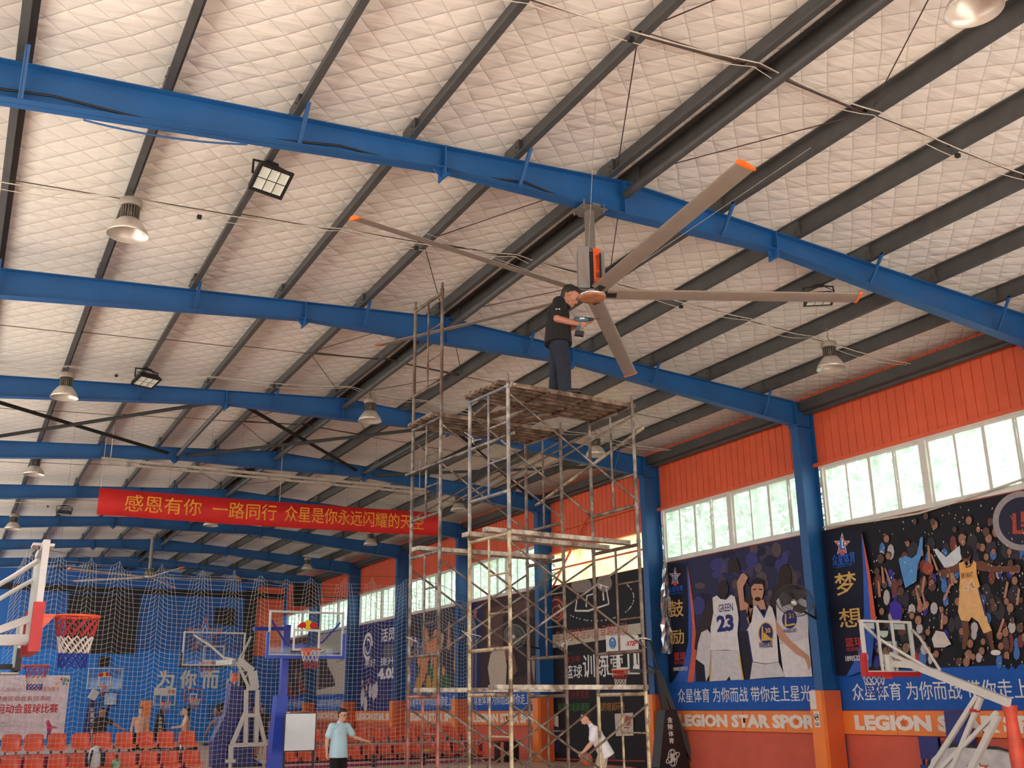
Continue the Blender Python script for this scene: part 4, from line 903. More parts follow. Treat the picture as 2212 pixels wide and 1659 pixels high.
# ------------------------------------------------------------------ electric wires slung under the roof
M_cab = mat('white_electric_cable', (196, 188, 172), .6); M_cabk = mat('black_cable', (26, 26, 28), .5); M_junc = mat('black_junction_box', (28, 26, 26), .5)
def slung(pts, r=.008, sag=.06, n=8):
    out = []
    for a, c in zip(pts, pts[1:]):
        a, c = V(a), V(c)
        for i in range(n): s = i / n; out.append(a.lerp(c, s) - V(0, 0, sag * 4 * s * (1 - s)))
    out.append(V(pts[-1])); return out
for i, (y, lab) in enumerate(((7.5, 'white cable strung under the nearest roof bay'), (13.4, 'white cable strung across the roof behind the fan'), (21.5, 'white cable strung across the roof behind the scaffold guard frame'), (29.7, 'white cable strung across the roof near the red banner'), (37.6, 'white cable strung across the far roof bays'))):
    xs = [-1, 1.37, 4.37, 7.37, 9.28, 12.28, 13.78, 16.4]; b = MB()
    b.tube(slung([(x, y + .1, zpur(x) - .03) for x in xs]), .009, 5); b.tube(slung([(x, y + .2, zpur(x) - .02) for x in xs], sag=.13), .006, 5)
    t = thing('cable_run', lab, 'cable', (XR, y, 8.5), group='roof cables'); b.build('cable', M_cab, t)
    for x in (2.3, 5.6, 10.7): MB().cbox((x, y + .15, zpur(x) - .15), (.06, .05, .05)).build('junction_box', M_junc, t)
b = MB(); yb = FR[2] - .012
b.tube([(x, FR[2] - .035, zbot(x) + dz) for x, dz in ((-1.05, .1), (.2, .14), (1.2, .03), (2.4, .02), (3.4, .1), (4.0, .03), (4.7, .03), (4.9, .03), (5.4, .03), (6.0, .12), (6.5, .04), (7.0, .03), (7.05, -.04))], .014, 6)
tag(b.build('beam_cable', M_cabk), 'black cable lying along the nearest blue beam to the fan', 'cable')
b = MB().tube(slung([(WALL - .1, 10.9, 5.52), (WALL - .1, 14.0, 5.20), (WALL - .1, 16.6, 5.32)], sag=.02), .022, 8)
tag(b.build('wall_conduit', M_cab), 'white conduit drooping below the window over the crowd poster', 'conduit')
b = MB().tube(slung([at(180, 259, Y=10.66), at(534, 312, Y=10.66)], sag=.06, n=14), .011, 6)
tag(b.build('blue_cable', M_blue), 'blue cable sagging under the left part of the nearest beam', 'cable')
# red banner and the rail above it
M_ban = mat('red_banner_cloth', (206, 34, 32), .65, var=.04, scale=3, bump=.15, bscale=5); M_yel = mat('golden_yellow_print', (226, 150, 40), .6)
YB = 28.0
ban = thing('banner', 'long red cloth banner with golden Chinese characters hanging under the roof', 'banner', (7.66, YB, 6.42))
b = MB(); N = 60; vs = []; x0, x1 = 2.87, 12.47
wv = lambda x: .03 * math.sin(x * 1.3) + .02 * math.sin(x * 3.1 + 1)
for i in range(N + 1):
    x = x0 + (x1 - x0) * i / N; zt = 7.115 + .075 * i / N + .03 * (2 * i / N - 1) ** 2 - .02
    vs += [(x, YB + wv(x), zt - .70), (x, YB + wv(x) * .5, zt), (x, YB + .006 + wv(x), zt - .70), (x, YB + .006 + wv(x) * .5, zt)]
fs = []
for i in range(N): a = i * 4; fs += [(a, a + 4, a + 5, a + 1), (a + 2, a + 3, a + 7, a + 6), (a, a + 2, a + 6, a + 4), (a + 1, a + 5, a + 7, a + 3)]
b.add(vs, fs, True); b.build('cloth', M_ban, ban)
for tx, xa, xb in (('感恩有你', 3.52, 5.48), ('一路同行', 5.78, 7.52), ('众星是你永远闪耀的天空', 7.76, 11.96)):
    s = (xa + xb) / 2; z = 6.55 + .075 * (s - x0) / 9.6
    o = lettering('characters', tx, (xa, YB - .012, z), (xb - xa, 0, .075 * (xb - xa) / 9.6), (0, 0, .44), M_yel, ban, .014)
    pp = wloc(ban)
    for v in o.data.vertices: v.co.y += wv(v.co.x + pp.x) * .75 - .01
b = MB()
for x in (2.9, 7.6, 12.4): b.tube([(x, YB, 7.1 + .04), (x, YB, zpur(x))], .006, 5)
b.build('cord', M_cab, ban)
rail = thing('curtain_rail', 'pale twin rail hung by cords just above the red banner', 'rail', (7, 27.0, 7.6))
for dz, r_ in ((0, .035), (-.11, .028)): MB().bar((2.74, 27, 7.68 + dz), (11.6, 27, 7.64 + dz), r_ * 2).build('rail_tube', mat('pale_rail_metal', (168, 158, 144), .45), rail)
b = MB()
for x in (3.4, 5.2, 7.0, 8.8, 10.6): b.cbox((x, 27, 7.60), (.1, .06, .14))
b.build('clamp', M_fbox, rail); b = MB()
for x in (2.95, 11.4): b.tube([(x, 27, 7.7), (x, 27, zpur(x))], .01, 5)
b.build('cord', M_cab, rail)
# ------------------------------------------------------------------ basketball hoops
M_clear = glass('clear_backboard', (240, 246, 246), .985); M_wpaint = mat('white_gloss_paint', (200, 198, 190), .35, var=.04); M_redpad = mat('red_board_padding', (178, 32, 32), .5); M_bpad = mat('royal_blue_padding', (28, 66, 178), .42, var=.06)
M_rim = mat('orange_rim', (226, 84, 40), .4); M_bsteel = mat('blue_hoop_steel', (36, 56, 168), .4); M_navyp = mat('navy_padding', (34, 42, 112), .5); M_blk = mat('black_hoop_steel', (26, 26, 28), .45); M_nred = mat('net_red_cord', (176, 54, 52), .7); M_nwh = mat('net_white_cord', (214, 206, 196), .7); M_nbl = mat('net_blue_cord', (34, 52, 140), .7)
def hoopnet(b, c, r0, r1, z0, z1, rows, n=12, cord=.004):
    """one colour band of a knotted net round the vertical axis at c"""
    for i in range(n):
        for sgn in (1, -1):
            pts = []
            for j in range(rows + 1):
                f = j / rows; a = 2 * PI * (i + .5 * sgn * j) / n; r = r0 + (r1 - r0) * f
                pts.append(V(c.x + r * math.cos(a), c.y + r * math.sin(a), z0 + (z1 - z0) * f))
            b.tube(pts, cord, 4, cap=False)
    return b
def rim(t, board_c, n, c, r=.225, drop=.42, cord=.005, bands=None):
    """ring at c, bracket back to the board, banded net"""
    b = MB().tube([c + V(math.cos(a), math.sin(a), 0) * r for a in [2 * PI * k / 28 for k in range(28)]], .0125, 8, closed=True)
    base = c - n * (r + .12); sd = V(-n.y, n.x, 0)
    b.prism([base + sd * .09 + V(0, 0, .012), base - sd * .09 + V(0, 0, .012), c - n * r * .9 - sd * .06 + V(0, 0, .012), c - n * r * .9 + sd * .06 + V(0, 0, .012)], (0, 0, -.02))
    b.prism([base + sd * .06, base + sd * .06 + V(0, 0, -.14), c - n * r + sd * .05], sd * -.008); b.prism([base - sd * .06, base - sd * .06 + V(0, 0, -.14), c - n * r - sd * .05], sd * .008)
    b.obox(base + V(0, 0, -.05), n * .008, sd * .1, V(0, 0, .08))
    ro = b.build('rim', M_rim, t); z = c.z
    for m, f0, f1 in bands or ((M_nred, 0, .4), (M_nwh, .4, .72), (M_nbl, .72, 1)):
        rr = lambda f: r * (1 - .38 * min(1, f * 1.3))
        hoopnet(MB(), c, rr(f0), rr(f1), z - drop * f0, z - drop * f1, 3, cord=cord).build('net', m, ro)
    return ro
def board(t, c, ex, w, h, n, frame, pad=None, tk=.04, inner=True, fw=.045, innerm=None, padh=.5):
    """glass board centred at c, width along ex, facing n"""
    ex = V(ex).normalized(); uz = V(0, 0, 1); n = V(n)
    b = MB().obox(c, ex * (w / 2 - fw), n * .008, uz * (h / 2 - fw)); pane = b.build('backboard', M_clear, t)
    b = MB()
    for s_ in (-1, 1): b.obox(c + ex * s_ * (w / 2 - fw / 2), ex * fw / 2, n * tk / 2, uz * h / 2); b.obox(c + uz * s_ * (h / 2 - fw / 2), ex * w / 2, n * tk / 2, uz * fw / 2)
    b.build('board_frame', frame, t)
    if inner:
        b = MB(); iw, ih = min(.59, w * .34) / 2, .45 / 2 * h / 1.05; ic = c + n * .012 + uz * (-h / 2 + ih + .15 * h)
        for s_ in (-1, 1): b.obox(ic + ex * s_ * iw, ex * .025, n * .002, uz * (ih + .025)); b.obox(ic + uz * s_ * ih, ex * iw, n * .002, uz * .025)
        b.build('target_square', innerm or M_white, pane)
    if pad:
        b = MB()
        for s_ in (-1, 1): b.obox(c + ex * s_ * (w / 2 + .012) + uz * (-h / 2 + padh * h / 2), ex * .03, n * .045, uz * padh * h / 2)
        b.obox(c - uz * (h / 2 + .012), ex * (w / 2 + .04), n * .045, uz * .035); b.build('edge_padding', pad, t)
# --- blue hoop in the middle
C0 = V(7.24, 23.7, 3.27); t = thing('basketball_hoop', 'blue basketball hoop with clear board and padded blue post', 'basketball hoop', (6.95, 24.2, 0), group='basketball hoops')
board(t, C0, (1, 0, 0), 1.78, 1.02, (0, -1, 0), mat('silver_board_frame', (186, 190, 188), .35), M_bpad, padh=.52)
rim(t, C0, V(0, -1, 0), V(7.24, 23.32, 2.90), bands=((M_nwh, 0, .62), (M_nred, .62, 1)))
lc = C0 + V(.02, -.014, .2); b = MB(); b.prism([lc + V(.11 * math.cos(a), 0, .11 * math.sin(a)) for a in [2 * PI * k / 24 for k in range(24)]], (0, -.002, 0)); b.build('board_emblem', pm(222, 190, 40), t)
for sg in (-1, 1):
    b = MB(); b.prism([lc + V(sg * x, -.003, z) for x, z in ((.04, -.02), (.06, .04), (.10, .065), (.15, .06), (.20, .02), (.25, -.03), (.26, -.07), (.21, -.05), (.19, -.08), (.16, -.06), (.13, -.10), (.11, -.06), (.07, -.09), (.06, -.05))], (0, -.002, 0)); b.build('board_emblem', pm(196, 40, 36), t)
PB = V(6.93, 24.3, 0)
b = MB(); b.prism([V(6.66, 24.1, .02), V(7.0, 24.1, .02), V(7.0, 24.1, 1.9), V(6.74, 24.1, 1.9)], (0, .34, 0)); b.build('post_padding', M_bpad, t)
MB().box((6.84, 24.18, 1.85), (7.0, 24.36, 3.5)).build('post', M_bsteel, t)
b = MB(); b.bar((6.98, 24.27, 3.0), (7.24, 23.74, 3.0), .12, .1); b.bar((6.98, 24.27, 3.42), (6.1, 24.05, 3.38), .1, .08)
for sg in (-1, 1): b.tube([(7.1, 24.2, 2.95), (7.24 + sg * .45, 23.9, 3.1), (7.24 + sg * .82, 23.74, 3.55)], .022, 6); b.tube([(7.05, 24.25, 2.86), (7.24 + sg * .84, 23.74, 2.84)], .02, 6)
b.build('support_arm', M_bsteel, t)
b = MB(); b.box((6.98, 24.08, 1.2), (7.06, 24.098, 1.55)); b.box((7.0, 24.08, .85), (7.05, 24.098, 1.05)); b.build('pad_print', M_lett, t)
b = MB(); b.box((6.5, 24.05, .0), (7.3, 25.0, .12)); b.build('base', M_bsteel, t)
# --- near left hoop seen from the side
t = thing('basketball_hoop', 'near left hoop seen side-on, white arms, red padding, tricolour net', 'basketball hoop', (-.6, 11.5, 0), group='basketball hoops')
C1 = V(.70, 11.5, 2.74); board(t, C1, (0, 1, 0), 1.1, 1.0, (1, 0, 0), M_wpaint, None, tk=.06, fw=.06)
b = MB(); b.obox(C1 + V(.0, -.56, -.30), V(.05, 0, 0), V(0, .035, 0), V(0, 0, .2)); b.obox(C1 + V(0, .56, -.3), V(.05, 0, 0), V(0, .035, 0), V(0, 0, .2)); b.obox(C1 + V(0, 0, -.52), V(.05, 0, 0), V(0, .6, 0), V(0, 0, .04)); b.build('edge_padding', M_redpad, t)
rim(t, C1, V(1, 0, 0), V(1.10, 11.42, 2.55), r=.21, drop=.5, cord=.007)
b = MB()
for sg in (-.45, .45):
    a_, c_ = at(76, 1222 if sg < 0 else 1244, Y=11.5), at(0, 1266 if sg < 0 else 1290, Y=11.5); d_ = c_ - a_
    b.tube([a_ + V(0, sg, 0), a_ + d_ * .6 + V(0, sg * .6, 0), a_ + d_ * 3.0 + V(0, sg * .3, 0)], .024, 8)
for p_, q_, w_ in (((62, 1337), (0, 1360), .07), ((58, 1382), (0, 1383), .1)):
    a_, c_ = at(*p_, Y=11.5), at(*q_, Y=11.5); b.bar(a_, a_ + (c_ - a_) * 3.2, w_, w_)
b.box((.60, 11.35, 3.235), (.80, 11.65, 3.26))
b.build('support_arm', M_wpaint, t)
b = MB(); b.bar((-.55, 11.5, 2.8), (-.75, 11.5, .1), .16); b.box((-1.05, 11.0, 0), (-.2, 12.0, .1)); b.build('post', M_wpaint, t)
# --- lower hoop behind it
t = thing('basketball_hoop', 'low hoop with black arm behind the near left one', 'basketball hoop', (.2, 22.4, 0), group='basketball hoops')
C2 = V(1.14, 22.4, 2.86); board(t, C2, (0, 1, 0), 1.2, .9, (1, 0, 0), M_wpaint, None, tk=.06)
b = MB(); b.obox(C2 + V(.02, -.62, -.3), V(.05, 0, 0), V(0, .03, 0), V(0, 0, .2)); b.obox(C2 + V(.02, 0, -.47), V(.05, 0, 0), V(0, .63, 0), V(0, 0, .03)); b.build('edge_padding', M_blk, t)
rim(t, C2, V(1, 0, 0), V(1.53, 22.4, 2.47), r=.22, drop=.45, bands=((M_nred, 0, .5), (M_nwh, .5, .75), (M_nbl, .75, 1)))
b = MB(); b.bar((1.1, 22.4, 2.45), (.1, 22.4, 2.42), .08, .1); b.bar((.1, 22.4, 2.6), (.0, 22.4, .1), .12); b.box((-.5, 22.0, 0), (.5, 22.8, .1)); b.build('post', M_blk, t)
b = MB(); b.box((.9, 21.9, 2.30), (1.2, 22.9, 2.33)); b.build('bracket', M_wpaint, t)
# --- white truss hoop beyond the net
YT = 31.6
T = lambda px, py, y=YT: at(px, py, Y=y)
tc_ = T(540, 1640); t = thing('basketball_hoop', 'white truss hoop with navy padding seen from behind, beyond the net', 'basketball hoop', (tc_.x, YT, 0), group='basketball hoops')
bc = V(7.05, 32.4, 3.36); board(t, bc, (1, 0, 0), 1.85, 1.0, (0, 1, 0), M_wpaint, None, tk=.06)
b = MB(); b.obox(bc + V(-.95, 0, -.32), V(.03, 0, 0), V(0, .05, 0), V(0, 0, .2)); b.obox(bc + V(.95, 0, -.32), V(.03, 0, 0), V(0, .05, 0), V(0, 0, .2)); b.obox(bc + V(-.3, .02, -.52), V(.7, 0, 0), V(0, .05, 0), V(0, 0, .03)); b.build('edge_padding', M_blk, t)
rim(t, bc, V(0, 1, 0), bc + V(-.1, .4, -.4), bands=((M_nred, 0, .6), (M_nwh, .6, 1)))
b = MB()
k0, k1, k2 = T(512, 1430), T(545, 1448), T(553, 1487)
b.tube([T(420, 1372, 32.3), T(455, 1395, 32.1), T(484, 1421, 31.9), T(508, 1425)], .035, 8); b.tube([T(542, 1376, 32.3), T(528, 1405, 32), T(516, 1425)], .035, 8)
b.bar(T(470, 1432, 32.2), T(505, 1430), .14); b.bar(k0, T(538, 1487), .07); b.bar(T(516, 1426), T(545, 1450), .09, .2); b.bar(T(545, 1450), T(550, 1488), .12, .25)
for p, q in (((518, 1432), (520, 1450)), ((520, 1450), (536, 1448)), ((530, 1462), (540, 1450)), ((518, 1430), (536, 1448))): b.bar(T(*p), T(*q), .04)
b.build('boom', M_wpaint, t)
b = MB(); b.bar(T(534, 1487), T(556, 1487), .16, .12)
for p, q in (((532, 1490), (530, 1605)), ((556, 1490), (553, 1605)), ((530, 1540), (500, 1612)), ((556, 1540), (574, 1612)), ((528, 1545), (560, 1545)), ((500, 1610), (574, 1607)), ((499, 1608), (498, 1642)), ((574, 1608), (572, 1640))): b.bar(T(*p), T(*q), .11)
for px in (498, 572): b.cbox(T(px, 1644), (.26, .2, .08)); b.tube([V(T(px, 1644).x, YT, .0), T(px, 1644)], .05, 8)
b.build('truss', M_wpaint, t)
b = MB(); b.prism([V(p.x, YT + .35, max(.02, p.z)) for p in (T(506, 1476), T(538, 1486), T(552, 1500), T(556, 1640), T(575, 1700), T(462, 1700), T(466, 1600), T(495, 1540))], (0, .5, 0)); b.build('base_padding', M_navyp, t)
MB().bar(T(505, 1474, YT + .5), T(508, 1455, YT + .5), .14).build('pad_collar', M_rim, t)
# --- black armed board hoop beside the second pillar
t = thing('basketball_hoop', 'black-armed portable hoop with white-topped board beside the blue pillar', 'basketball hoop', (16.1, 22.2, 0), group='basketball hoops')
ex = V(.82, -.57, 0).normalized(); nn = V(-.57, -.82, 0).normalized(); bc = V(15.40, 22.82, 2.86); W_, H_ = .84, .98
board(t, bc, ex, W_, H_, nn, M_wpaint, None, tk=.03, fw=.03)
uz = V(0, 0, 1); f_ = lambda a, z, d=.012: bc + ex * a + uz * z + nn * d
b = MB(); b.obox(f_(0, .29, .006), ex * (W_ / 2), nn * .008, uz * .2); hd = b.build('header_panel', M_white, t)
lettering('header_text', 'XTEP', f_(.08, .22, .018), ex * .28, uz * .12, pm(190, 40, 44), hd, .04, .15)
b = MB()
for r_ in (.10, .075):
    b.tube([f_(-.25 + r_ * .8 * math.cos(a), .3 + r_ * 1.4 * math.sin(a), .018) for a in [2 * PI * k / 20 for k in range(20)]], .012, 5, closed=True)
b.obox(f_(-.25, .28, .018), ex * .035, nn * .004, uz * .07); b.build('header_badge', pm(70, 130, 190), hd)
b = MB()
for s_ in (-1, 1): b.obox(f_(.10 + s_ * .21, -.18), ex * .035, nn * .004, uz * .26); b.obox(f_(.10, -.18 + s_ * .24), ex * .24, nn * .004, uz * .035)
b.build('target_square', M_white, t)
MB().prism([f_(.33 + .08 * math.cos(a), -.36 + .13 * math.sin(a), .012) for a in [2 * PI * k / 20 for k in range(20)]], nn * .004).build('round_sticker', M_lett, t)
rim(t, bc, nn, bc + nn * .36 + ex * -.08 + uz * -.40, r=.215, drop=.36, bands=((M_nred, 0, .6), (M_nwh, .6, 1)))
b = MB(); J = at(1424, 1452, Y=22.25)
b.tube([bc + ex * .40 + uz * .40 - nn * .03, bc + ex * .5 + uz * .42 - nn * .12, at(1405, 1386, Y=22.4), J], .03, 8); b.bar(bc - uz * .38 - nn * .03, J, .06, .09); b.tube([bc + ex * .2 - nn * .04, J], .02, 6); b.build('support_arm', M_blk, t)
b = MB(); b.bar(J - V(.05, 0, -.04), V(16.9 - .5, 22.15, .1), .14, .14); b.bar(J + V(.03, 0, -.1), at(1500, 1655, Y=22.0), .1, .12); b.build('post', M_blk, t)
PC = [at(px, py, Y=22.0) for px, py in ((1437, 1533), (1462, 1533), (1486, 1659), (1428, 1659))]
kz = lambda p: V(p.x, p.y, p.z)
b = MB(); top = PC[:2]; c0, c1 = PC[3] - (PC[0] - PC[3]) * .3, PC[2] - (PC[1] - PC[2]) * .3; c0.z = c1.z = .02
b.prism([PC[0], PC[1], V(c1.x, 22.0, .02), V(c0.x, 22.0, .02)], (0, .35, 0)); pd = b.build('base_padding', mat('black_vinyl_padding', (30, 28, 30), .45), t)
for i, ch in enumerate('金陵体育'):
    x0, y0, x1, y1 = 1442 + i * 1.2, 1549 + i * 15, 1452 + i * 1.2, 1561 + i * 15; a = at(x0, y1, Y=21.99); c = at(x1, y0, Y=21.99)
    lettering('pad_character', ch, a, (c.x - a.x, 0, 0), (0, 0, c.z - a.z), M_lett, pd, .05)
lc = at(1453, 1637, Y=21.985); b = MB()
for r0, r1 in ((.14, .2), (.06, .2)): b.tube([lc + V(r0 * math.cos(a), 0, r1 * math.sin(a)) for a in [2 * PI * k / 20 for k in range(20)]], .010, 4, closed=True)
b.tube([lc + V(.21 * math.cos(a), -.01, .08 * math.sin(a) + .09 * math.cos(a)) for a in [2 * PI * k / 24 for k in range(24)]], .012, 4, closed=True); b.tube([lc + V(-.13, 0, .08), lc + V(.13, 0, .08)], .008, 4); b.tube([lc + V(-.13, 0, -.08), lc + V(.13, 0, -.08)], .008, 4)
b.build('pad_emblem', M_lett, pd); lettering('pad_emblem', 'JL', lc + V(-.08, -.012, -.1), (.16, 0, 0), (0, 0, .2), M_lett, pd, .06)
b = MB(); b.box((15.3, 21.7, 0), (16.2, 22.5, .14)); b.build('base', M_blk, t)
# --- near portable hoop at the right, seen from behind
YR = 13.6; XA = 15.0
t = thing('basketball_hoop', 'near right portable hoop seen from behind with white lever arms', 'basketball hoop', (XA, 11.6, 0), group='basketball hoops')
bc = V(14.93, YR, 2.58); board(t, bc, (1, 0, 0), 1.26, .92, (0, 1, 0), M_wpaint, None, tk=.07, fw=.04)
b = MB()
for dx in (-.24, .12): b.obox(bc + V(dx, -.03, 0), V(.022, 0, 0), V(0, .015, 0), V(0, 0, .44))
b.obox(bc + V(-.06, -.03, -.3), V(.1, 0, 0), V(0, .02, 0), V(0, 0, .16)); b.build('back_brace', M_wpaint, t)
b = MB(); b.obox(bc + V(-.65, 0, -.32), V(.035, 0, 0), V(0, .055, 0), V(0, 0, .2)); b.obox(bc + V(.65, 0, -.32), V(.035, 0, 0), V(0, .055, 0), V(0, 0, .2)); b.obox(bc + V(0, 0, -.48), V(.66, 0, 0), V(0, .055, 0), V(0, 0, .04)); b.build('edge_padding', M_redpad, t)
b = MB()
for dx in (-.42, .36): b.obox(bc + V(dx, .014, .36), V(.14, 0, 0), V(0, .002, 0), V(0, 0, .05))
b.prism([bc + V(-.06 + .12 * math.cos(a), .014, .28 + .12 * math.sin(a)) for a in [PI + PI * k / 12 for k in range(13)]], (0, .003, 0)); b.build('board_print', M_lett, t)
rim(t, bc, V(0, 1, 0), bc + V(-.02, .4, -.42), r=.215, drop=.42, bands=((M_nwh, 0, .55), (M_nbl, .55, 1)))
A = lambda px, py, x=XA: at(px, py, X=x)
b = MB(); b.bar(bc + V(0, -.05, -.30), A(1975, 1437), .09, .11); b.bar(A(1965, 1433), A(2180, 1518), .1, .13); b.bar(bc + V(-.02, -.05, -.12), A(1972, 1434), .06, .06); b.build('main_arm', M_wpaint, t)
b = MB(); b.prism([A(2078, 1478), A(2088, 1473), A(2092, 1488), A(2080, 1492)], (.1, 0, 0)); b.build('knuckle', M_wpaint, t)
b = MB(); l_ = bc + V(-.60, -.05, .36); b.tube([l_, A(1895, 1378, XA - .25), A(2010, 1447), A(2028, 1449)], .03, 8); r_ = bc + V(.62, -.05, .3); b.tube([r_, A(1988, 1379, XA + .2), A(2030, 1447)], .026, 8); b.build('side_strut', M_wpaint, t)
b = MB(); G = lambda px, py: A(px, py)
for p, q, w in (((2112, 1502), (2012, 1659), .07), ((2120, 1506), (2058, 1659), .07), ((2154, 1538), (2040, 1652), .06), ((2156, 1546), (2098, 1662), .09)): 
    a, c = A(*p), A(*q); b.bar(a, c + (c - a) * .12, w)
b.build('lever_bar', M_wpaint, t)
a = A(2106, 1534); MB().bar(a + V(0, .06, 0), a - V(0, .06, .01), .1, .05).build('red_band', M_redpad, t)
p0 = A(2170, 1524); b = MB(); b.lathe([(.13, 0), (.125, -.05), (.10, -.18), (.12, -.5), (.13, -.75), (.11, -1.2), (.1, -1.5), (0, -1.5)], (p0.x + .12, p0.y, p0.z), 14, scale=(1, .8)); b.build('post_wrap', mat('red_orange_post_wrap', (206, 76, 50), .55, var=.15, scale=4), t)
b = MB(); b.box((14.3, 10.6, .0), (15.7, 12.9, .16)); b.build('base', M_wpaint, t)
# grey padded lid with star and navy leaning pad by the wall
def face_pt(px, py, x): return at(px, py, X=x)
t = thing('padded_cover', 'rounded grey padded cover with star emblem behind the near hoop', 'padded cover', (16.2, 11.4, 0))
xx = 16.25; oc_ = [(2005, 1668), (2012, 1640), (2032, 1620), (2060, 1614), (2150, 1620), (2190, 1632), (2215, 1652), (2225, 1700), (2000, 1700)]
MB().prism([face_pt(px, py, xx) for px, py in oc_], (.12, 0, 0)).build('cover', mat('light_grey_vinyl', (196, 194, 192), .5), t)
MB().prism([face_pt(2110 + (px - 2110) * 1.07, 1660 + (py - 1660) * 1.18, xx + .13) for px, py in oc_], (.05, 0, 0)).build('border', M_black, t)
MB().prism([face_pt(px, py, xx - .004) for px, py in star2(2112, 1662, 26, 28)], (.003, 0, 0)).build('star', pm(190, 80, 66), t); MB().prism([face_pt(px, py, xx - .008) for px, py in star2(2112, 1662, 17, 18)], (.003, 0, 0)).build('star', M_lett, t)
MB().prism([V(16.45, p[0], p[1]) for p in ((13.9, .02), (13.3, .02), (13.45, 1.46), (13.85, 1.46))], (.2, 0, 0)).build('pad', M_navyp) and tag(bpy.data.objects['pad'], 'navy foam pad leaning on the wall behind the near hoop', 'foam pad'); bpy.data.objects['pad'].name = 'foam_pad'
t = thing('folded_chair', 'folded dark blue chair back beside the navy foam pad', 'chair', (16.4, 14.2, 0)); b = MB(); b.box((16.38, 14.0, .0), (16.42, 14.04, .98)); b.box((16.38, 14.4, .0), (16.42, 14.44, .98)); b.build('frame', M_navyp, t); MB().box((16.36, 14.0, .6), (16.44, 14.44, 1.0)).build('backrest', M_navyp, t); MB().box((16.3, 14.02, .1), (16.36, 14.42, .5)).build('seat', M_navyp, t)
# --- far hoops by the end wall
def far_hoop(label, px0, py0, px1, py1, Y, frame, top=None, padm=M_navyp, padpx=None, ptxt=None, postm=M_blk, rim_on=True):
    a = at(px0, py1, Y=Y); c = at(px1, py0, Y=Y); bc = (a + c) / 2; t = thing('basketball_hoop', label, 'basketball hoop', (bc.x, Y + .5, 0), group='basketball hoops')
    board(t, bc, (1, 0, 0), c.x - a.x, c.z - a.z, (0, -1, 0), frame, None, tk=.05)
    if top: MB().box((a.x, Y - .03, c.z - (c.z - a.z) * .42), (c.x, Y - .02, c.z)).build('header_panel', M_white, t); lettering('header_text', top, V(bc.x + .1, Y - .034, c.z - (c.z - a.z) * .32), ((c.x - a.x) * .35, 0, 0), (0, 0, .14), pm(190, 40, 44), t, .04)
    if rim_on: rim(t, bc, V(0, -1, 0), V(bc.x, Y - .38, a.z + .12), bands=((M_nwh, 0, .6), (M_nred, .6, 1)))
    b = MB(); b.bar((bc.x, Y + .05, bc.z - .2), (bc.x, Y + .7, a.z - .3), .09); b.bar((bc.x, Y + .7, a.z - .25), (bc.x, Y + .75, .1), .1); b.box((bc.x - .4, Y + .3, 0), (bc.x + .4, Y + 1.2, .12)); b.build('post', postm, t)
    if padpx:
        q = [at(x, y, Y=Y + .2) for x, y in padpx]; q = [V(p.x, p.y, max(.03, p.z)) for p in q]; pd = MB().prism(q, (0, .3, 0)).build('base_padding', padm, t)
        if ptxt:
            for i, ch in enumerate(ptxt[0]):
                x, y, w, h, st = ptxt[1:]; a_ = at(x, y + i * st + h, Y=Y + .19); c_ = at(x + w, y + i * st, Y=Y + .19); lettering('pad_character', ch, a_, (c_.x - a_.x, 0, 0), (0, 0, c_.z - a_.z), M_lett, pd, .05)
    return t
th = far_hoop('far clear hoop with white frame and navy lettered padding, below the wall speaker', 186, 1443, 266, 1488, 52.0, M_wpaint, padpx=((193, 1512), (209, 1512), (207, 1600), (176, 1600)), ptxt=('众星体育', 194, 1528, 9, 9, 12))
hb_ = at(226, 1457, Y=51.97); b = MB(); b.prism([hb_ + V(.14 * math.cos(a), 0, .11 * math.sin(a)) for a in [2 * PI * k / 16 for k in range(16)]], (0, -.01, 0)); b.build('board_emblem', pm(222, 190, 40), th)
for sg in (-1, 1): MB().prism([hb_ + V(sg * x, -.012, z) for x, z in ((.04, .06), (.2, .06), (.28, -.06), (.2, -.1), (.06, -.08))], (0, -.004, 0)).build('board_emblem', pm(196, 40, 36), th)
b = MB(); b.bar(at(196, 1510, Y=52.3), at(208, 1492, Y=52.3), .5, .3); b.build('boom', M_wpaint, th)
far_hoop('far white-topped hoop with black lettered base under the big wall characters', 330, 1486, 381, 1524, 48.0, M_wpaint, 'XTEP', M_black, ((342, 1540), (353, 1540), (362, 1600), (330, 1600)), ('金陵体育', 342.5, 1548, 8, 7, 9))
far_hoop('small far hoop board with red frame, right of the white-topped one', 397, 1488, 438, 1516, 46.0, mat('red_board_frame', (176, 56, 58), .5), None)
far_hoop('small dark hoop board on a black pole behind the pointing man', 221, 1495, 256, 1525, 50.0, M_blk, None, rim_on=False)
far_hoop('dark hoop board standing near the navy truss padding', 450, 1520, 496, 1556, 50.0, M_blk, None, rim_on=False)

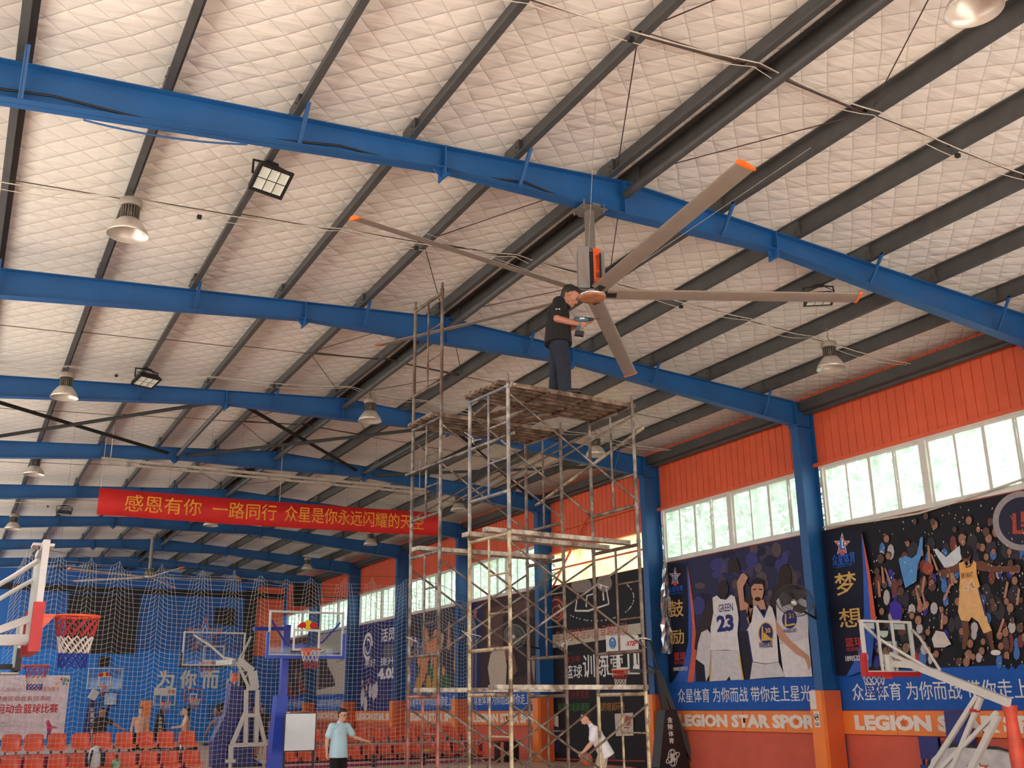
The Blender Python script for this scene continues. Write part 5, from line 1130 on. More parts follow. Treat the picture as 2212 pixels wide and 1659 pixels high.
# ------------------------------------------------------------------ net curtain
YNT = 25.3
peaks = [at(px, py, Y=YNT) for px, py in ((63, 1181), (130, 1193), (198, 1204), (258, 1207), (351, 1217), (437, 1227), (506, 1231), (566, 1236), (620, 1245), (672, 1242), (744, 1245), (805, 1245), (876, 1245), (948, 1262), (1012, 1292))]
M_cord = mat('white_net_cord', (198, 192, 182), .7, var=.06)
net = MB(); CW = .105
xs0, xs1 = peaks[0].x - .25, at(1037, 1490, Y=YNT).x
def ntop(x):
    for a, c in zip(peaks, peaks[1:]):
        if a.x <= x <= c.x:
            s = (x - a.x) / (c.x - a.x); L_ = c.x - a.x
            return a.z + (c.z - a.z) * s - .85 * L_ * .55 * (1 - (2 * s - 1) ** 4) * .55, (a.x if s < .5 else c.x), abs(s - (0 if s < .5 else 1)) * 2
    p = peaks[0] if x < peaks[0].x else peaks[-1]
    return p.z - abs(x - p.x) * 2.2, p.x, 1
def npt(x, v):
    zt, xp, s = ntop(x); pz = min(peaks, key=lambda p: abs(p.x - xp)).z
    hgt = zt * (1 - v) + .02 * v
    g = min(1, ((pz - hgt) / 1.4)) if True else 1
    pull = .55 * max(0, 1 - g) ** 1.5
    return V(x + (xp - x) * pull, YNT + .10 * math.sin(x * 5.2) * min(1, v * 2 + .2) + .06 * math.sin(x * 2.1 + 2 * v) , hgt)
nx = int((xs1 - xs0) / CW); nv = 46
def strip(pts):
    net.tube(pts, .0037, 3, cap=False)
for i in range(nx + 1):
    x = xs0 + CW * i; strip([npt(x, j / 23) for j in range(24)])
for j in range(nv + 1): strip([npt(xs0 + CW * i, j / nv) for i in range(nx + 1)])
tag(net.build('sports_net', M_cord), 'white knotted net curtain hanging across the hall behind the blue hoop', 'net')
b = MB()
for p in peaks: b.tube([p, V(p.x, p.y, zpur(p.x))], .0018, 3)
b.tube([(peaks[0].x - .3, YNT, peaks[0].z + .03)] + [V(p.x, p.y, p.z) for p in peaks], .006, 4)
tag(b.build('net_line', M_purl), 'thin line and cords holding up the net curtain', 'cord')

# ------------------------------------------------------------------ stands with orange seats
M_seat = mat('orange_plastic_seat', (214, 82, 48), .28, var=.06, scale=3); M_step = mat('wine_red_step', (146, 36, 78), .55); M_nose = mat('pinkish_step_edge', (196, 150, 140), .6); M_steel = mat('seat_leg_steel', (70, 66, 64), .5)
def seat(label, group):
    t = thing('stadium_seat', label, 'seat', (0, 0, 0), group=group)
    b = MB(); N = 8; vs = []; fs = []
    prof = [(-.215, .07), (-.215, .10), (-.20, .135), (-.16, .145), (0, .11), (.14, .12), (.19, .15)]
    for y, z in prof:
        for i in range(N + 1):
            x = -.205 + .41 * i / N; vs.append((x, y, z + .035 * (2 * i / N - 1) ** 2))
    n = N + 1
    for j in range(len(prof) - 1):
        for i in range(N): fs.append((j*n+i, j*n+i+1, (j+1)*n+i+1, (j+1)*n+i))
    k = len(vs); vs += [(x, y, z - .012) for x, y, z in vs]; fs += [tuple(reversed([a + k for a in f])) for f in fs]
    b.add(vs, fs, True); b.build('seat_pan', M_seat, t, local=True)
    b = MB(); vs = []; fs = []
    prof = [(.165, .14, 1), (.20, .22, 1), (.22, .32, .98), (.235, .41, .95), (.238, .435, .86)]
    for y, z, w in prof:
        for i in range(N + 1):
            u = 2 * i / N - 1; vs.append((.205 * w * u, y - .035 * u * u, z - (.025 if abs(u) > .9 and z > .42 else 0)))
    for j in range(len(prof) - 1):
        for i in range(N): fs.append((j*n+i, j*n+i+1, (j+1)*n+i+1, (j+1)*n+i))
    k = len(vs); vs += [(x, y + .014, z) for x, y, z in vs]; fs += [tuple(reversed([a + k for a in f])) for f in fs]
    e = [i for i in range(n)] ; top = (len(prof) - 1) * n
    for i in range(N): fs.append((top + i, top + i + 1, top + i + 1 + k, top + i + k))
    for j in range(len(prof) - 1): fs += [(j*n, (j+1)*n, (j+1)*n+k, j*n+k), (j*n+N, j*n+N+k, (j+1)*n+N+k, (j+1)*n+N)]
    b.add(vs, fs, True); b.build('backrest', M_seat, t, local=True)
    b = MB(); b.box((-.13, .0, 0), (-.09, .12, .115)); b.box((.09, .0, 0), (.13, .12, .115)); b.build('support', M_steel, t, local=True)
    return t
def stand(name_side, x0, x1, ya, zrows, xs_rows, groups):
    t = thing('seat_stand', 'wine red stepped stand carrying the %s seats' % name_side, 'seating stand', ((x0 + x1) / 2, ya, 0), group='seating stands')
    for r, z in enumerate(zrows):
        y = ya + r * .78
        MB().box((x0, y - .3, .0), (x1, y + .48, z - .01)).build('step', M_step, t); MB().box((x0, y - .33, z - .05), (x1, y - .28, z)).build('step_edge', M_nose, t)
# left stand
ZL = (.28, .70)
stand('left orange', -1.0, 5.48, 25.95, ZL, None, None)
proto = None
up_x = [at(px, 1590, Y=26.7).x for px in (28, 76, 126, 178, 224, 272, 318, 362, 408)]
lo_x = [at(px, 1630, Y=25.95).x for px in (26, 77, 128, 174, 232, 278, 325, 370, 417)]
for row, (xs_, y, z) in enumerate(((lo_x, 25.95, ZL[0]), (up_x, 26.73, ZL[1]))):
    for i, x in enumerate(xs_):
        lab = 'orange seat, %s from the left in the %s row of the left stand' % (ORD[i], ('front', 'back')[row])
        if proto is None: proto = seat(lab, 'orange stand seats'); proto.location = (x, y, z)
        else: dup(proto, (x, y, z), None, lab)
# right stand, beyond the net
ZR = (.13, .60)
stand('right orange', 8.6, 15.3, 30.3, ZR, None, None)
for row, (y, z) in enumerate(((30.3, ZR[0]), (31.08, ZR[1]))):
    for i in range(13):
        x = 8.95 + i * .49
        dup(proto, (x, y, z), None, 'orange seat, %s from the left in the %s row of the right stand' % (ORD[i], ('front', 'back')[row]))
# things on the seats
t = thing('backpack', 'white and navy backpack on the front row of the left stand', 'backpack', (at(205, 1640, Y=25.8).x, 25.75, ZL[0] + .12))
p = V(t.location); M_bkw = mat('white_backpack_cloth', (214, 214, 216), .7, bump=.2); M_bkn = mat('navy_backpack_cloth', (30, 32, 52), .7)
b = MB(); b.ball(p + V(0, 0, .24), .24, 18, 12, (.72, .5, 1.0)); b.build('body', M_bkw, t)
b = MB()
for sg in (-1, 1): b.tube([p + V(sg * .07, -.09, .42), p + V(sg * .11, -.15, .3), p + V(sg * .14, -.14, .06)], .028, 8); b.tube([p + V(sg * .17, -.02, .35), p + V(sg * .185, -.02, .2), p + V(sg * .17, -.02, .05)], .03, 8)
b.build('strap', M_bkn, t); b = MB(); b.ball(p + V(-.03, -.09, .38), .1, 12, 8, (1, .5, 1)); b.build('flap', M_bkw, t)
q = at(251, 1650, Y=25.65); b = MB().ball((q.x, 25.65, q.z), .105, 20, 14); tag(b.build('ball', mat('green_white_ball', (74, 140, 92), .4, rgb2=(190, 206, 186), scale=7)), 'green and white ball on the front seats of the left stand', 'ball')
q = at(925, 1617, Y=30.1); b = MB().lathe([(0, .0), (.09, .0), (.17, .05), (.21, .10), (.2, .105), (.15, .06), (.08, .02), (0, .02)], (q.x, 30.15, ZR[0] + .16), 20); tag(b.build('bowl', mat('yellow_plastic_bowl', (214, 156, 58), .4)), 'yellow bowl on a front seat of the right stand', 'bowl')
for nm, (px, py) in (('left', (800, 1630)), ('right', (1085, 1620))):
    q = at(px, py, Y=29.3); x = q.x; t = thing('bench', '%s dark bench in front of the right stand' % ('long low' if nm == 'left' else 'short tall'), 'bench', (x, 29.2, 0)); w, h = (3.2, .36) if nm == 'left' else (.8, .62)
    x = x if nm == 'left' else x - .3; MB().box((x, 29.0, h - .04), (x + w, 29.4, h)).build('bench_top', mat('brown_bench_top', (120, 62, 48), .5), t)
    for dx in (.08, w / 2, w - .08): MB().box((x + dx - .025, 29.05, 0), (x + dx + .025, 29.35, h - .04)).build('leg', M_black, t)
# whiteboard
a, c = at(613, 1622, Y=23.0), at(682, 1541, Y=23.0); t = thing('whiteboard', 'white board on a black stand beside the blue padded post', 'whiteboard', ((a.x + c.x) / 2, 23.0, 0))
MB().box((a.x, 22.985, a.z), (c.x, 23.015, c.z)).build('board', mat('whiteboard_face', (212, 220, 224), .25, var=.02), t); b = MB()
for (p, q) in (((a.x - .02, a.z - .02), (c.x + .02, a.z)), ((a.x - .02, c.z), (c.x + .02, c.z + .015)), ((a.x - .02, a.z), (a.x, c.z)), ((c.x, a.z), (c.x + .02, c.z))): b.box((p[0], 22.98, p[1]), (q[0], 23.02, q[1]))
b.build('frame', M_black, t); b = MB(); b.box((c.x - .02, 23.02, 0.03), (c.x + .02, 23.06, 1.2)); b.box((a.x, 23.02, 0.03), (a.x + .04, 23.06, 1.2)); b.box((a.x, 22.8, 0), (a.x + .04, 23.3, .04)); b.box((c.x - .02, 22.8, 0), (c.x + .02, 23.3, .04)); b.build('stand', M_black, t)
# television on a bracket, speakers, wall fans
a, c = at(633, 1309, Y=45.9), at(686, 1262, Y=45.9); t = thing('television', 'black television hung high above the blue hoop board', 'television', ((a.x + c.x) / 2, 45.95, a.z))
MB().box((a.x, 45.9, a.z), (c.x, 46.0, c.z)).build('casing', M_black, t); MB().box((a.x + .06, 45.89, a.z + .12), (c.x - .06, 45.9, c.z - .06)).build('screen', mat('dark_screen', (16, 15, 18), .25), t); b = MB(); b.bar(((a.x + c.x) / 2, 46.0, (a.z + c.z) / 2), (16.23, 46.6, (a.z + c.z) / 2), .06); b.build('arm', M_blk, t)
def wall_fan(label, c, r, tgt, n, tilt_m):
    t = thing('wall_fan', label, 'wall fan', c, group='wall fans'); n = V(n).normalized(); sd = n.cross(V(0, 0, 1)).normalized(); u = sd.cross(n)
    b = MB(); R = lambda rr, k, m, d=0: c + (sd * math.cos(2 * PI * k / m) + u * math.sin(2 * PI * k / m)) * rr + n * d
    for d, rr in ((.0, r), (.09, r * .72), (-.09, r * .8)): b.tube([R(rr, k, 32, d) for k in range(32)], .010 if d == 0 else .005, 5, closed=True)
    for k in range(56): b.tube([R(r * .16, k, 56, .11), R(r * .72, k, 56, .09), R(r, k, 56, 0), R(r * .8, k, 56, -.09), R(r * .2, k, 56, -.1)], .0026, 3, cap=False)
    b.build('guard', tilt_m, t)
    b = MB()
    for k in range(3):
        a = 2 * PI * k / 3; b.add([R(r * .1, k * 4, 12, .03), R(r * .75, k * 4 - .8, 12, .04), R(r * .85, k * 4 + .5, 12, 0), R(r * .75, k * 4 + 1.6, 12, -.04), R(r * .1, k * 4 + 2, 12, -.02)], [(0, 1, 2, 3, 4)])
    b.build('fan_blade', mat('smoky_fan_blade', (78, 78, 80), .4), t); MB().lathe([(0, .12), (r * .18, .1), (r * .18, .06), (.0, .06)], c, 20, ax=n).build('badge', M_alu, t)
    b = MB(); b.lathe([(0, -.08), (.08, -.1), (.085, -.26), (.05, -.3), (0, -.3)], c, 16, ax=n); b.tube([c - n * .24 + V(0, 0, -.05), c - n * .3 + V(0, 0, -.3), tgt + V(0, 0, -.28), tgt], .025, 8); b.build('motor', M_blk, t)
    return t
wall_fan('black wall fan on the blue pillar over the 31 jersey', at(1716, 1297, Y=16.25), .38, V(16.23, 16.66, 3.62), (-.6, -.45, -.55), mat('dark_fan_guard', (62, 62, 62), .4))
wall_fan('grey wall fan on the pillar behind the scaffold', at(1112, 1374, Y=28.3), .36, V(16.23, 28.66, 3.6), (-.75, -.5, -.25), mat('grey_fan_guard', (150, 150, 146), .4))
# plastic sheet hanging beside the second pillar
M_film = glass('thin_clear_film', (200, 200, 196), .55, None, .15); b = MB(); rn = random.Random(2)
p0, p1 = at(1433, 1200, Y=22.3), at(1437, 1412, Y=22.3); vs = []; fs = []; NN = 10
for j in range(15):
    s = j / 14; c = p0.lerp(p1, s); w = .05 + .13 * min(1, s * 2)
    vs += [c + V(w * math.sin(2 * PI * i / NN + rn.uniform(-.2, .2)) * rn.uniform(.6, 1.1), -.07 + .05 * math.cos(2 * PI * i / NN) * rn.uniform(.5, 1.5), rn.uniform(-.02, .02)) for i in range(NN)]
for j in range(14):
    for i in range(NN): fs.append((j*NN+i, j*NN+(i+1)%NN, (j+1)*NN+(i+1)%NN, (j+1)*NN+i))
b.add(vs, fs, False); tag(b.build('plastic_sheet', M_film), 'crumpled clear plastic sheet hanging beside the blue pillar', 'plastic sheet')
b = MB().tube([at(1423, 1135, Y=22.3), p0], .008, 5); tag(b.build('hanging_rope', M_bsteel), 'blue rope holding up the crumpled plastic sheet', 'rope')
# pale banner at the left behind the stand
YLB = 40.0; t = thing('event_banner', 'pale pink event banner with red Chinese lettering at the far left', 'banner', (2.5, YLB, .4))
a, c = at(-60, 1600, Y=YLB), at(152, 1459, Y=YLB); b = MB(); b.box((a.x, YLB, max(.3, a.z)), (c.x, YLB + .02, c.z)); b.build('cloth', mat('pale_pink_banner', (222, 206, 212), .7, bump=.15, bscale=3), t)
def bl(nm, tx, x0, y0, x1, y1, col, bo=.02): 
    p = at(x0, y1, Y=YLB - .006); r = at(x1, y0, Y=YLB - .006); lettering(nm, tx, p, (r.x - p.x, 0, 0), (0, 0, r.z - p.z), pm(*col), t, bo)
bl('banner_line', '健身为人民服务', -40, 1485, 50, 1494, (170, 130, 120), 0); bl('banner_line', '祖国发展70周年', 62, 1483, 130, 1494, (196, 110, 80), .02)
bl('banner_line', '全民健身运动会系列活动', -38, 1503, 110, 1515, (176, 66, 74), .02); bl('banner_title', '群众运动会篮球比赛', -48, 1520, 126, 1542, (196, 48, 56), .05)
bl('banner_small', '主办单位体育局', -30, 1560, 16, 1564, (90, 84, 90), 0); bl('banner_small', '承办单位运动中心', -40, 1566, 52, 1570, (90, 84, 90), 0)
for i, (x, y, r_, col) in enumerate(((133, 1467, 3, (200, 90, 80)), (141, 1468, 3.5, (110, 160, 80)), (137, 1475, 4, (90, 150, 190)), (147, 1470, 2.6, (90, 80, 130)), (122, 1478, 2.6, (220, 160, 90)), (128, 1474, 2, (220, 170, 100)), (144, 1478, 2.4, (200, 120, 130)))):
    MB().prism([at(px, py, Y=YLB - .004 - i * .001) for px, py in ell(x, y, r_, r_ * 1.3, 10)], (0, .001, 0)).build('printed_blot', pm(*col), t)
fp = lambda *l: [at(px, py, Y=YLB - .008) for px, py in l]
MB().prism(fp((99, 1560), (104, 1554), (108, 1560), (112, 1568), (130, 1573), (112, 1574), (110, 1582), (102, 1582), (101, 1568)), (0, .001, 0)).build('printed_runner', pm(190, 60, 100), t); MB().prism(fp((102, 1582), (110, 1582), (108, 1598), (100, 1598)), (0, .001, 0)).build('printed_runner', pm(44, 60, 140), t)
b = MB(); b.box((a.x, YLB + .03, 0), (a.x + .05, YLB + .08, c.z)); b.box((c.x - .05, YLB + .03, 0), (c.x, YLB + .08, c.z)); b.build('banner_pole', M_black, t)
b = MB(); q = at(308, 1585, Y=47.5); b.box((q.x - .15, 47.5, 0), (q.x + .25, 47.75, 2.0)); tag(b.build('orange_post_pad', M_pad), 'orange padded post behind the shirtless man', 'padded post')
q = at(397, 1540, Y=YE - .07); tag(MB().box((q.x - .18, YE - .06, q.z - .12), (q.x + .18, YE - .04, q.z + .12)).build('wall_notice', M_white), 'small white notice on the far blue wall by the man in white shorts', 'notice')
b = MB(); b.box((11.8, 52, 0), (13.6, 53, 1.9)); tag(b.build('black_cabinet', M_black), 'tall black cabinet by the far wall behind the truss hoop', 'cabinet')
# ------------------------------------------------------------------ people
class Body(MB):
    def cap(s, p, q, r1, r2, fl=(1, 1), sd=None, n=14):
        """tapered limb with round ends; fl squashes it along sd / across"""
        p, q = V(p), V(q); d = q - p; L_ = d.length; a = d.normalized(); sd = V(sd) if sd else (a.cross(V(0, 0, 1)) if a.cross(V(0, 0, 1)).length > .1 else a.cross(V(1, 0, 0)))
        sd = (sd - a * sd.dot(a)).normalized(); u = a.cross(sd); prof = []
        for i in range(5): t = -PI / 2 + PI / 2 * i / 4; prof.append((max(1e-4, r1 * math.cos(t)), r1 * math.sin(t)))
        for i in range(1, 5): prof.append((r1 + (r2 - r1) * i / 5, L_ * i / 5))
        for i in range(5): t = PI / 2 * i / 4; prof.append((max(1e-4, r2 * math.cos(t)), L_ + r2 * math.sin(t)))
        vs = []; fs = []
        for r, h in prof: vs += [p + a * h + (sd * math.cos(2*PI*k/n) * fl[0] + u * math.sin(2*PI*k/n) * fl[1]) * r for k in range(n)]
        for i in range(len(prof) - 1):
            for k in range(n): fs.append((i*n+k, i*n+(k+1)%n, (i+1)*n+(k+1)%n, (i+1)*n+k))
        fs += [tuple(reversed(range(n))), tuple(range((len(prof)-1)*n, len(prof)*n))]
        return s.add(vs, fs, True)
    def chain(s, pts, rs, **k):
        for i in range(len(pts) - 1): s.cap(pts[i], pts[i + 1], rs[i], rs[i + 1], **k)
        return s
    def fuse(s, name, m, parent, vox=.011, smooth=5):
        """union of everything added so far as one continuous skin"""
        o = s.build('tmp', m, None, local=True)
        r = o.modifiers.new('r', 'REMESH'); r.mode = 'VOXEL'; r.voxel_size = vox; r.use_smooth_shade = True
        k = o.modifiers.new('s', 'SMOOTH'); k.iterations = smooth; k.factor = .5
        return mesh_of(o, name, [m] if not isinstance(m, list) else m, parent)
M_skin = mat('skin_warm', (160, 106, 82), .55, var=.05, scale=8); M_skin2 = mat('skin_light', (206, 160, 132), .55, var=.05, scale=8); M_hair = mat('black_hair', (22, 19, 18), .6, var=.2, scale=30, bump=.3, bscale=120)
M_eye = mat('dark_eye', (26, 20, 18), .3); M_lip = mat('lip', (150, 84, 76), .5)
def head(b, c, fw_, up_, k=1.0):
    """skull, jaw, nose, ears and brow added to the body skin; returns a frame for hair and eyes"""
    f, u = V(fw_).normalized(), V(up_); u = (u - f * u.dot(f)).normalized(); l = u.cross(f); c = V(c)
    P_ = lambda x, y, z: c + (f * x + l * y + u * z) * k
    b.cap(P_(-.02, 0, .03), P_(.02, 0, .045), .088 * k, .084 * k, (.92, 1.05), l)
    b.cap(P_(.03, 0, -.01), P_(.045, 0, -.075), .066 * k, .042 * k, (1.0, .85), l)
    b.cap(P_(.055, .022, -.005), P_(.055, -.022, -.005), .042 * k, .042 * k)
    b.cap(P_(.095, 0, .02), P_(.116, 0, -.018), .009 * k, .014 * k); b.cap(P_(.086, 0, -.03), P_(.094, 0, -.085), .018 * k, .018 * k)
    b.cap(P_(.088, .025, -.052), P_(.088, -.025, -.052), .012 * k, .012 * k)
    b.cap(P_(.085, .035, .035), P_(.085, -.035, .035), .014 * k, .014 * k)
    for s_ in (1, -1): b.cap(P_(-.005, .08 * s_, .02), P_(-.01, .082 * s_, -.025), .02 * k, .014 * k, (.5, 1), l)
    return P_
def hair(parent, P_, k, vox, long=0.0, m=None):
    b = Body(); b.cap(P_(-.035, 0, .055), P_(.02, 0, .075), .088 * k, .074 * k, (.98, 1.0)); b.cap(P_(-.055, 0, .02), P_(-.05, 0, -.035 - long), .072 * k, .05 * k, (1.1, .9)); b.cap(P_(.045, .03, .105), P_(.045, -.03, .105), .026 * k, .026 * k)
    for s_ in (1, -1): b.cap(P_(-.015, .066 * s_, .05), P_(-.02, .07 * s_, .01), .026 * k, .018 * k)
    return b.fuse('hair', m or M_hair, parent, vox)
def face(parent, P_, k, glasses=False):
    for s_ in (1, -1):
        MB().ball(P_(.094, .031 * s_, .012), .011 * k, 10, 6).build('eye', M_eye, parent, local=True)
        MB().tube([P_(.097, .014 * s_, .036), P_(.098, .03 * s_, .041), P_(.09, .05 * s_, .034)], .0045 * k, 5).build('eyebrow', M_hair, parent, local=True)
    MB().tube([P_(.104, .02, -.054), P_(.109, 0, -.052), P_(.104, -.02, -.054)], .005 * k, 5).build('lips', M_lip, parent, local=True)
    if glasses:
        b = MB()
        for s_ in (1, -1): b.tube([P_(.112, .034 * s_ + .026 * math.cos(a), .010 + .02 * math.sin(a)) for a in [2 * PI * i / 14 for i in range(14)]], .0025, 4, closed=True); b.tube([P_(.112, .06 * s_, .014), P_(.0, .084 * s_, .018)], .0025, 4)
        b.tube([P_(.113, .01, .014), P_(.113, -.01, .014)], .0025, 4); b.build('glasses', M_eye, parent, local=True)
def hand(b, w, d, pn, side, curl=.35, k=1.0):
    """palm from the wrist along d, palm normal pn, thumb on side; four bent fingers of unequal length"""
    w, d, pn = V(w), V(d).normalized(), V(pn); pn = (pn - d * pn.dot(d)).normalized(); s_ = d.cross(pn) * side
    b.cap(w, w + d * .075 * k, .026 * k, .032 * k, (1.15, .55), s_)
    for i, (o, L_) in enumerate(((-.028, .062), (-.0095, .074), (.0095, .07), (.028, .054))):
        a = w + d * .085 * k + s_ * -o * k; e = a
        for j in range(3):
            th = curl * (j + .6); dd = d * math.cos(th) + pn * math.sin(th); n_ = e + dd * L_ * k * (.44, .32, .26)[j]
            b.cap(e, n_, (.0092, .0086, .008)[j] * k, (.0088, .0082, .007)[j] * k, n=8); e = n_
    a = w + d * .03 * k + s_ * .03 * k; m_ = a + (d * .6 + s_ * .7 + pn * .35).normalized() * .038 * k
    b.cap(a, m_, .0115 * k, .0105 * k, n=8); b.cap(m_, m_ + (d * .9 + pn * .45).normalized() * .032 * k, .010 * k, .008 * k, n=8)
def person(label, loc, rz, J, cloth, vox=.012, skin=None, hlong=0.0, glasses=False, hands=((.35, 1), (.35, 1)), grp=None):
    """J: joints in the local frame (x forward, y left, z up); index 0 = left, 1 = right"""
    t = thing('person', label, 'person', loc, math.radians(rz), grp); sk = skin or M_skin; b = Body(); k = J.get('k', 1.0)
    pel, che, nek, hc = V(J['pelvis']), V(J['chest']), V(J['neck']), V(J['head']); Y_ = V(J.get('side', (0, 1, 0)))
    b.cap(pel, pel.lerp(che, .5), .135 * k, .128 * k, (1.12, .82), Y_); b.cap(pel.lerp(che, .5), che, .13 * k, .145 * k, (1.15, .8), Y_)
    b.cap(che + (nek - che) * .15, nek, .11 * k, .05 * k, (1.25, .8), Y_); b.cap(nek - (nek - che).normalized() * .03, nek.lerp(hc, .6), .054 * k, .05 * k)
    P_ = head(b, hc, J['look'], J.get('hup', (0, 0, 1)), k)
    for i in (0, 1):
        sh, el, wr = V(J['sh'][i]), V(J['el'][i]), V(J['wr'][i]); b.cap(che.lerp(nek, .45), sh, .075 * k, .06 * k); b.cap(sh, el, .052 * k, .041 * k); b.cap(el, el.lerp(wr, .35), .041 * k, .041 * k); b.cap(el.lerp(wr, .35), wr, .041 * k, .027 * k)
        cu = hands[i]; hd_ = V(J['hd'][i]) if 'hd' in J else (wr - el); hand(b, wr, hd_, J['pn'][i] if 'pn' in J else (0, -1 if i == 0 else 1, 0), cu[1], cu[0], k)
        hp, kn, an = V(J['hip'][i]), V(J['kn'][i]), V(J['an'][i]); b.cap(hp, kn, .088 * k, .056 * k); b.cap(kn, kn.lerp(an, .35), .056 * k, .058 * k); b.cap(kn.lerp(an, .35), an, .056 * k, .036 * k)
        b.cap(an - V(.03, 0, .03) * k, an + V(.13, 0, -.045) * k, .034 * k, .026 * k, (1.2, 1))
    b.fuse('body', sk, t, vox)
    hair(t, P_, k, vox, hlong); face(t, P_, k, glasses)
    if 'shirt' in cloth:
        m, sl, hem = cloth['shirt']; b = Body(); e = .016
        lo = pel - (che - pel).normalized() * hem
        b.cap(lo, pel.lerp(che, .55), (.160 + e) * k, (.140 + e) * k, (1.24, .92), Y_); b.cap(pel.lerp(che, .5), che, (.134 + e) * k, (.15 + e) * k, (1.15, .82), Y_); b.cap(che + (nek - che) * .1, nek - (nek - che) * .12, (.118 + e) * k, .066 * k, (1.25, .84), Y_)
        for i in (0, 1):
            sh, el = V(J['sh'][i]), V(J['el'][i]); b.cap(che.lerp(nek, .4), sh, (.075 + e) * k, (.062 + e) * k); b.cap(sh, sh.lerp(el, sl), (.058 + e) * k, (.060 + e) * k)
        so = b.fuse('shirt', m, t, vox)
        trim_below(so, lo, (che - pel).normalized(), cut=.01); wr_ = cloth.get('logo')
        if cloth.get('collar'):
            b = Body(); 
            ring = [nek + V(.075 * math.cos(a) * k, .085 * math.sin(a) * k, -.045 + .012 * math.cos(a + PI)) for a in [2 * PI * i / 16 for i in range(16)]]
            MB().tube(ring, .018 * k, 6, closed=True).build('collar', m, so, local=True)
        if wr_: s_ = V(J['sh'][1]).lerp(V(J['el'][1]), .55); MB().obox(s_ + V(.0, -.078, 0), (.026, 0, 0), (0, .004, 0), (0, 0, .007)).build('shirt_logo', M_lett, so, local=True)
    if 'legs' in cloth:
        m, ln, fl = cloth['legs']; b = Body(); e = .014
        b.cap(pel - V(0, 0, .03), pel + (che - pel).normalized() * .02, (.138 + e) * k, (.118 + e) * k, (1.1, .84), Y_)
        for i in (0, 1):
            hp, kn, an = V(J['hip'][i]), V(J['kn'][i]), V(J['an'][i]); b.cap(hp, kn if ln >= 1 else hp.lerp(kn, ln), (.09 + e) * k, (.062 + e + fl) * k)
            if ln > 1: b.cap(kn, an, (.062 + e + fl) * k, (.05 + e + fl) * k)
        b.fuse('trousers' if ln > 1 else 'shorts', m, t, vox)
    m = cloth.get('shoes', M_black)
    for i in (0, 1):
        an = V(J['an'][i]); b = Body(); b.cap(an - V(.045, 0, .045) * k, an + V(.15, 0, -.05) * k, .044 * k, .036 * k, (1.1, 1)); so = b.fuse('shoe', m, t, vox); 
        for v in so.data.vertices: v.co.z = max(v.co.z, .004)
    return t
def trim_below(o, c, n, cut=0.0):
    """square off the shirt hem"""
    c, n = V(c), V(n)
    for v in o.data.vertices:
        d = (v.co - c).dot(n) + cut
        if d < 0: v.co -= n * d * .92
def ST(**k):
    """a plain standing pose for someone 1.70 tall"""
    J = dict(pelvis=(0, 0, .92), chest=(0, 0, 1.24), neck=(.01, 0, 1.44), head=(.03, 0, 1.57), look=(1, 0, 0), sh=((0, .19, 1.36), (0, -.19, 1.36)), el=((-.03, .24, 1.08), (-.03, -.24, 1.08)), wr=((.05, .25, .84), (.05, -.25, .84)),
             hip=((0, .09, .88), (0, -.09, .88)), kn=((.02, .10, .48), (.02, -.10, .48)), an=((-.01, .10, .08), (-.01, -.10, .08)))
    J.update(k); return J
M_blkcloth = mat('black_polo_cloth', (11, 10, 12), .9, var=.15, bump=.2, bscale=25); M_jean = mat('dark_blue_denim', (20, 27, 42), .9, var=.3, scale=5, bump=.25, bscale=30); M_lblue = mat('pale_blue_tee_cloth', (178, 214, 226), .8, var=.04, bump=.25, bscale=14); M_wtee = mat('white_tee_cloth', (226, 226, 228), .8, var=.03, bump=.25, bscale=14); M_beige = mat('beige_trouser_cloth', (196, 182, 160), .8, bump=.25, bscale=18); M_grysh = mat('dark_grey_tee', (52, 48, 48), .8)
# the worker on the platform
FZ = 5.262
ZW = math.degrees(math.atan2(-.5, .87))
def scaled(J, f):
    for q_ in J:
        if q_ in ('look', 'hup', 'hd', 'pn', 'k'): continue
        J[q_] = tuple(tuple(c * f for c in p) for p in J[q_]) if isinstance(J[q_][0], tuple) else tuple(c * f for c in J[q_])
    return J
man = person('worker in black polo shirt and jeans on the scaffold holding a cordless drill', (6.21, 10.31, FZ), ZW, scaled(ST(k=1.10,
    pelvis=(-.02, 0, .86), chest=(-.015, 0, 1.16), neck=(.05, 0, 1.35), head=(.15, 0, 1.445), look=(.80, 0, -.60), hup=(.6, 0, .8),
    sh=((.02, .18, 1.28), (.0, -.19, 1.28)), el=((.05, .23, 1.02), (-.035, -.25, 1.02)), wr=((.34, .02, 1.06), (.25, -.13, .985)), hd=((.95, -.1, .12), (.9, .25, .1)), pn=((0, -.5, .8), (0, .9, .3)),
    hip=((-.02, .09, .82), (-.02, -.09, .82)), kn=((-.04, .11, .44), (.04, -.10, .44)), an=((-.08, .12, .085), (.05, -.10, .085))), .905),
    dict(shirt=(M_blkcloth, .62, .10), legs=(M_jean, 2, .01), shoes=M_black, collar=True, logo=True), vox=.009, hands=((.5, 1), (.7, -1)))
dt = thing('cordless_drill', 'teal and black cordless drill in the hands of the scaffold worker', 'drill', (6.19, 10.31, FZ + .865), math.radians(ZW))
M_teal = mat('teal_drill_plastic', (44, 84, 98), .4); b = MB(); b.lathe([(0, -.10), (.026, -.10), (.034, -.08), (.034, .05), (.028, .08), (.0, .08)], (.30, -.10, .085), 16, ax=(1, 0, .03)); b.build('motor_body', M_teal, dt, local=True)
b = MB(); b.lathe([(.0, .0), (.024, 0), (.022, .03), (.012, .055), (0, .055)], (.38, -.10, .087), 14, ax=(1, 0, .03)); b.tube([(.43, -.10, .089), (.52, -.1, .092)], .004, 6); b.build('chuck', M_black, dt, local=True)
